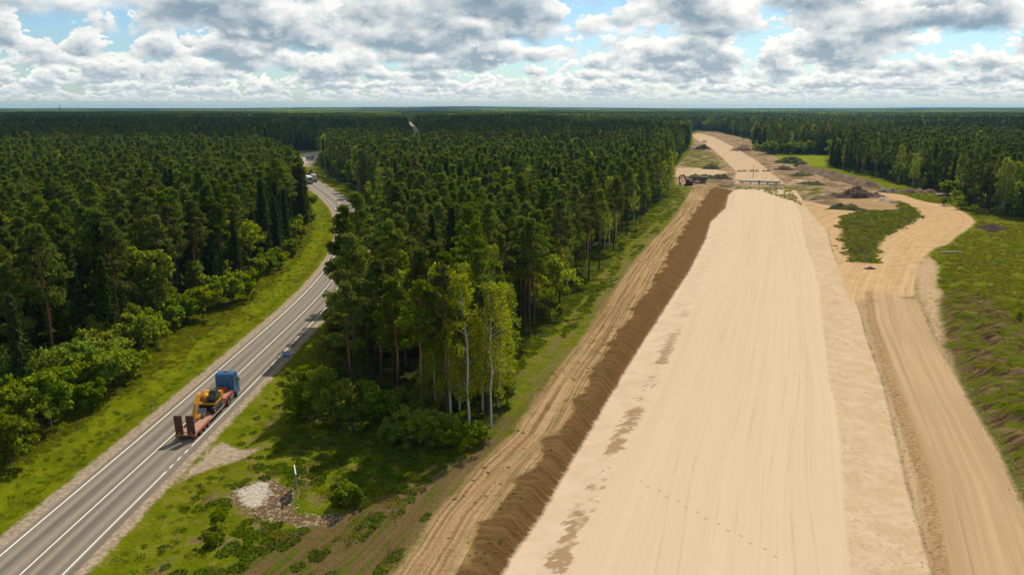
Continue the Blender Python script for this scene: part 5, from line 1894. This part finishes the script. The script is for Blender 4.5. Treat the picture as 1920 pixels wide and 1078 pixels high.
def box_truck(loc, rz, facing_label, boxmat, cabmat):
    e = empty('box_truck', loc, rz)
    tag(e, facing_label, 'truck', None)
    MB().box((0, -2.2, 2.45), (2.5, 8.6, 2.75), None, 0.05).build('cargo_box', boxmat, e)
    MB().box((0, 0.0, 0.85), (0.9, 13.0, 0.3)).build('chassis', BLK, e)
    cb = MB().prism([(2.4, 0.7), (2.4, 3.2), (2.7, 3.6), (3.5, 3.5), (4.45, 2.6), (4.6, 1.8), (4.6, 0.5), (3.0, 0.5)], 'x', -1.22, 1.22).build('cab', cabmat, e)
    MB().prism([(3.65, 3.4), (4.47, 2.62), (4.62, 1.75), (4.66, 1.78), (4.51, 2.65), (3.69, 3.45)], 'x', -1.1, 1.1).build('windscreen', GLASS, cb)
    MB().box((0, 4.62, 0.75), (2.4, 0.14, 0.5)).build('bumper', BLK, e)
    for sg in (-1, 1):
        MB().box((sg * 1.225, 3.55, 2.3), (0.012, 0.9, 0.8)).build('side_window', GLASS, cb)
        MB().box((sg * 1.38, 4.1, 2.5), (0.2, 0.14, 0.6)).build('mirror', BLK, cb)
        for yy in (3.6, -0.9, -4.2, -5.4):
            wheel(e, sg * 1.0, yy, 0.5, 0.5, 0.4)
        MB().box((sg * 0.95, -6.52, 0.95), (0.3, 0.05, 0.2)).build('tail_light', LAMP, e)
    return e


def road_heading(y):
    s = S_OF_Y(y)
    tx_ = np.interp(s, rl, rtan[:, 0])
    ty_ = np.interp(s, rl, rtan[:, 1])
    return s, math.atan2(-tx_, ty_)


s_, hd = road_heading(425)
p_ = road_point(s_, -2.1)
box_truck((p_[0], p_[1], ROADZ), hd + math.pi, 'white box truck driving towards us round the road bend', WHITE, WHITE)
s_, hd = road_heading(437)
p_ = road_point(s_, 1.85)
box_truck((p_[0], p_[1], ROADZ), hd, 'grey-white box truck driving away, beside the oncoming white one', GREYP, GREYP)


def car(loc, rz, label, mat):
    e = empty('car', loc, rz)
    tag(e, label, 'car')
    b = MB().prism([(-2.2, 0.35), (-2.25, 0.85), (-1.5, 0.98), (1.0, 0.98), (2.0, 0.82), (2.2, 0.6), (2.2, 0.35)], 'x', -0.88, 0.88).build('body', mat, e)
    MB().prism([(-1.9, 0.95), (-1.3, 1.44), (0.3, 1.46), (1.05, 0.95)], 'x', -0.76, 0.76).build('cabin', GLASS, e)
    MB().prism([(-1.3, 1.445), (-1.2, 1.50), (0.2, 1.51), (0.3, 1.465)], 'x', -0.72, 0.72).build('roof', mat, e)
    for sg in (-1, 1):
        for yy in (-1.35, 1.35):
            wheel(e, sg * 0.82, yy, 0.33, 0.33, 0.2)
        MB().box((sg * 0.65, 2.18, 0.68), (0.32, 0.08, 0.14)).build('headlight', WHITE, e)
        MB().box((sg * 0.68, -2.24, 0.75), (0.26, 0.05, 0.14)).build('tail_light', LAMP, e)


s_, hd = road_heading(470)
p_ = road_point(s_, -1.8)
car((p_[0], p_[1], ROADZ), hd + math.pi, 'small white car following the oncoming box truck', WHITE)

# parking place by the road bend
x, y = G(562, 308)
e = empty('skip_container', (x, y, 0.0), R(8))
tag(e, 'dark green container standing on the pale parking place', 'container')
GREEN = paint('green_paint', (0.03, 0.085, 0.06), 0.5, 0, 0.4)
MB().prism([(-2.6, 0.15), (-3.0, 2.1), (3.0, 2.1), (2.6, 0.15)], 'y', -1.2, 1.2).build('body', GREEN, e)
MB().box((0, 0, 2.13), (6.1, 2.5, 0.12)).build('rim_rail', RUST, e)
for kk in range(5):
    MB().box((-2.2 + kk * 1.1, -1.23, 1.1), (0.12, 0.08, 1.8)).build('rib', GREEN, e)
x, y = G(581, 299)
e = empty('site_hut', (x, y, 0.0), R(-10))
tag(e, 'grey site hut with low roof at the forest edge by the parking place', 'hut')
MB().box((0, 0, 1.3), (6.0, 2.5, 2.6)).build('wall', GREYP, e)
MB().prism([(-1.45, 2.58), (0, 2.95), (1.45, 2.58), (1.45, 2.68), (0, 3.05), (-1.45, 2.68)], 'x', -3.2, 3.2).build('roof', STEEL, e)
MB().box((1.2, -1.26, 1.0), (0.9, 0.05, 2.0)).build('door', BLUE, e)
MB().box((-1.2, -1.26, 1.6), (1.2, 0.05, 0.8)).build('window', GLASS, e)


# ------------------------------------------------------------------ construction site things
def dump_truck(loc, rz):
    e = empty('dump_truck', loc, rz)
    tag(e, 'dusty brown dump truck parked at the site entrance by the forest corner', 'dump truck')
    MB().prism([(-4.6, 1.5), (-5.0, 3.0), (0.4, 3.2), (0.4, 1.4), (-3.6, 1.2)], 'x', -1.35, 1.35).build('tipper_bed', OLIVE, e)
    cb = MB().prism([(0.8, 1.1), (0.8, 3.1), (2.1, 3.1), (2.7, 2.2), (2.7, 1.1)], 'x', -1.1, 1.1).build('cab', OLIVE, e)
    MB().prism([(2.14, 3.0), (2.68, 2.25), (2.72, 2.27), (2.18, 3.03)], 'x', -0.95, 0.95).build('windscreen', GLASS, cb)
    for sg in (-1, 1):
        MB().box((sg * 1.11, 1.5, 2.5), (0.012, 0.9, 0.8)).build('side_window', GLASS, cb)
        for yy in (2.6, -1.6, -3.2):
            wheel(e, sg * 1.1, yy, 0.75, 0.75, 0.55)
    MB().prism([(2.7, 1.0), (2.7, 1.9), (4.1, 1.7), (4.2, 1.0)], 'x', -0.85, 0.85).build('engine_hood', OLIVE, e)
    MB().box((0, -0.4, 1.05), (0.9, 8.4, 0.4)).build('chassis', BLK, e)


x, y = G(1309, 343.5)
dump_truck((x, y, z1(x, y)), R(80))
x, y = G(1291, 348)
z_ = z1(x, y)
excavator((x, y, z_), R(70), RUST, 'dark excavator with raised boom beside the dump truck at the forest corner', 'raised', GLASS, 1.25)

# long white pipe across the roadbed
PIPE = paint('white_concrete', (0.66, 0.63, 0.58), 0.7, 0, 0.3, (0.40, 0.36, 0.31), 0.6)
pa, pb = np.array(G(1386, 344)), np.array(G(1461, 346))
e = empty('pipe', ((pa[0] + pb[0]) / 2, (pa[1] + pb[1]) / 2, 0.0), math.atan2(pb[1] - pa[1], pb[0] - pa[0]))
tag(e, 'long white pipe lying on blocks across the sand roadbed at the crossing', 'pipe')
Lh = float(np.linalg.norm(pb - pa)) / 2
zt = z1(e.location.x, e.location.y)
e.location.z = zt
for a_, b_ in ((-Lh, -0.25), (0.25, Lh)):
    MB().tube([(a_, 0, 1.35), (b_, 0, 1.35)], 0.72, 20).build('pipe_section', PIPE, e)
MB().tube([(-0.45, 0, 1.35), (0.45, 0, 1.35)], 0.84, 20).build('coupling', STEEL, e)
for s_ in (-1, 1):
    MB().tube([(s_ * Lh, 0, 1.35), (s_ * (Lh + 0.3), 0, 1.35)], 0.80, 20).build('end_flange', BLK, e)
for kk in range(5):
    MB().box((-Lh * 0.85 + kk * Lh * 0.425, 0, 0.27), (0.7, 1.6, 0.75)).build('support_block', STEEL, e)
# gangway pole leading down from the pipe
p0, p1 = G(1366, 350), G(1383, 342)
pl_ = MB().tube([(p0[0], p0[1], 0.1), (p1[0], p1[1], 1.6)], 0.22, 8).build('timber_pole', RUST)
tag(pl_, 'dark timber pole leaning from the ground to the near end of the white pipe', 'pole')

WOOD = paint('weathered_wood', (0.12, 0.09, 0.065), 0.9, 0, 0.5)
for px, py, hh, lab in ((1412, 333, 7.5, 'thin wooden pole standing in the sand just behind the white pipe'), (1382, 285.5, 8.5, 'thin wooden pole at the right edge of the far sand road'),
                        (1393, 273, 8.5, 'farthest thin pole beside the brown heap on the far sand road')):
    x, y = G(px, py)
    z_ = z1(x, y)
    o = MB().tube([(x, y, z_ - 0.2), (x + 0.1, y, z_ + hh)], [0.16, 0.11], 8).build('marker_pole', WOOD)
    tag(o, lab, 'pole')
x, y = G(1321, 268)
e = empty('cabin_van', (x, y, 0.3), R(60))
tag(e, 'tiny white van parked at the left edge of the far sand road', 'van')
MB().prism([(-2.6, 0.4), (-2.6, 2.3), (1.2, 2.3), (1.9, 1.4), (2.7, 1.2), (2.7, 0.4)], 'x', -1.0, 1.0).build('body', WHITE, e)
MB().prism([(1.25, 2.2), (1.9, 1.42), (1.93, 1.44), (1.28, 2.23)], 'x', -0.9, 0.9).build('windscreen', GLASS, e)
for sg in (-1, 1):
    for yy in (-1.7, 1.7):
        wheel(e, sg * 0.9, yy, 0.36, 0.36, 0.25)

# concrete slabs by the right forest
SLAB = paint('grey_concrete', (0.42, 0.39, 0.35), 0.85, 0, 0.4, (0.25, 0.22, 0.19), 0.8)
for kk, (px, py, z0, lab) in enumerate(((1770, 366.5, 0.0, 'lower grey concrete slab at the foot of the dark right forest'), (1772, 366.5, 0.42, 'upper grey concrete slab stacked on the other by the right forest'))):
    x, y = G(px, py)
    z_ = z1(x, y) if kk == 0 else z_
    o = MB().box((0, 0, 0.2), (7.2, 2.2, 0.38), None, 0.02).build('concrete_slab', SLAB)
    o.location = (x, y, z_ + 0.25 + z0)
    o.rotation_euler = (0, 0, R(3 * kk - 4))
    tag(o, lab, 'slab')
x, y = G(1783, 474)
z_ = z1(x, y)
o = MB().tube([(x - 3.2, y - 0.3, z_ + 0.22), (x, y, z_ + 0.3), (x + 3.4, y + 0.4, z_ + 0.2)], [0.26, 0.24, 0.16], 8).build('fallen_log', SLAB)
tag(o, 'pale fallen log lying in the grass beside the sandy haul road', 'log')


# ------------------------------------------------------------------ road signs and marker posts
SIGNBLUE = paint('sign_blue', (0.02, 0.16, 0.42), 0.4, 0, 0.1)
x, y = G(538, 682)
e = empty('road_sign', (x, y, 0.05), R(-4))
tag(e, 'blue rectangular road sign with white symbols on the near verge', 'sign')
for sg in (-1, 1):
    MB().tube([(sg * 0.38, 0.05, -0.3), (sg * 0.38, 0.05, 2.0)], 0.04, 8).build('post', STEEL, e)
bd = MB().box((0, 0, 1.5), (1.25, 0.04, 1.05), None, 0.01).build('board', SIGNBLUE, e)
MB().box((0.08, -0.026, 1.72), (0.14, 0.01, 0.42)).build('white_mark', WHITE, bd)
MB().box((0.46, -0.026, 1.68), (0.10, 0.01, 0.5)).build('white_mark', WHITE, bd)
MB().box((-0.38, -0.026, 1.62), (0.34, 0.01, 0.10)).build('white_mark', WHITE, bd)
MB().box((-0.30, -0.026, 1.82), (0.16, 0.01, 0.12)).build('white_mark', WHITE, bd)
MB().box((0.26, -0.0262, 1.50), (0.30, 0.01, 0.07)).build('white_mark', WHITE, bd)

x, y = G(556, 925)
ra = math.atan2(y, x)
e = empty('billboard_sign', (x, y, -0.1), ra + R(3))
tag(e, 'grey sign board seen edge-on beside the rubble patch', 'sign')
for a_ in (-0.7, 0.7):
    MB().tube([(a_, 0.05, -0.3), (a_, 0.05, 2.8)], 0.05, 8).build('post', STEEL, e)
bd = MB().box((0, 0, 1.95), (2.3, 0.06, 1.75), None, 0.01).build('board', GREYP, e)
MB().box((0, 0, 2.85), (2.34, 0.10, 0.05)).build('top_edge', WHITE, bd)

n_ = 0
DELIN = paint('marker_white', (0.75, 0.74, 0.70), 0.6)
for u, y0, lab in ((5.5, 100.5, 'white roadside marker post on the near verge beside the trailer'), (-6.3, 101, 'white roadside marker post on the far verge opposite the trailer'),
                   (-6.3, 151, 'white roadside marker post on the far verge opposite the blue sign'), (5.5, 384, 'white roadside marker post on the outer side of the far bend')):
    s_ = S_OF_Y(y0)
    x, y = road_point(s_, u)
    z_ = z1(x, y)
    e = empty('marker_post', (float(x), float(y), z_))
    tag(e, lab, 'marker post', 'marker posts along the asphalt road')
    MB().prism([(-0.06, -0.04), (0.06, -0.04), (0.0, 0.08)], 'z', -0.2, 1.05).build('post', DELIN, e)
    MB().box((0, -0.045, 0.85), (0.09, 0.012, 0.18)).build('reflector', BLK, e)

# white sign on the outside of the bend
x, y = G(610, 339)
e = empty('road_sign', (x, y, 0.0), R(15))
tag(e, 'small white roadside sign at the dark forest edge of the far bend', 'sign')
MB().tube([(0, 0, -0.2), (0, 0, 2.6)], 0.05, 6).build('post', STEEL, e)
MB().box((0, -0.06, 2.5), (0.9, 0.04, 0.9), None, 0.01).build('board', WHITE, e)

# lattice mast on the horizon
e = empty('lattice_mast', (-1660, 3000, 0))
tag(e, 'thin lattice mast rising above the woods on the horizon', 'mast')
mb = MB()
for a_ in range(3):
    an = a_ * 2 * math.pi / 3
    mb = MB().tube([(2.2 * math.cos(an), 2.2 * math.sin(an), 0), (0.5 * math.cos(an), 0.5 * math.sin(an), 44)], 0.35, 5).build('leg', STEEL, e)
MB().tube([(0, 0, 0), (0, 0, 46)], 0.8, 6).build('core', STEEL, e)

# ------------------------------------------------------------------ haze
hm = bpy.data.materials.new('haze_air')
hm.use_nodes = True
t = NT(hm.node_tree)
for nd in list(hm.node_tree.nodes):
    hm.node_tree.nodes.remove(nd)
pv = t.n('ShaderNodeVolumePrincipled')
pv.inputs['Color'].default_value = (0.33, 0.68, 1.0, 1)
pv.inputs['Density'].default_value = 0.000048
pv.inputs['Anisotropy'].default_value = 0.2
ot = t.n('ShaderNodeOutputMaterial')
t.link(pv.outputs[0], ot.inputs['Volume'])
hb = MB().box((0, 6000, 10), (40000, 14000, 100)).build('haze', hm)
tag(hb, 'thin blue summer haze over the whole landscape', 'haze', kind='stuff')
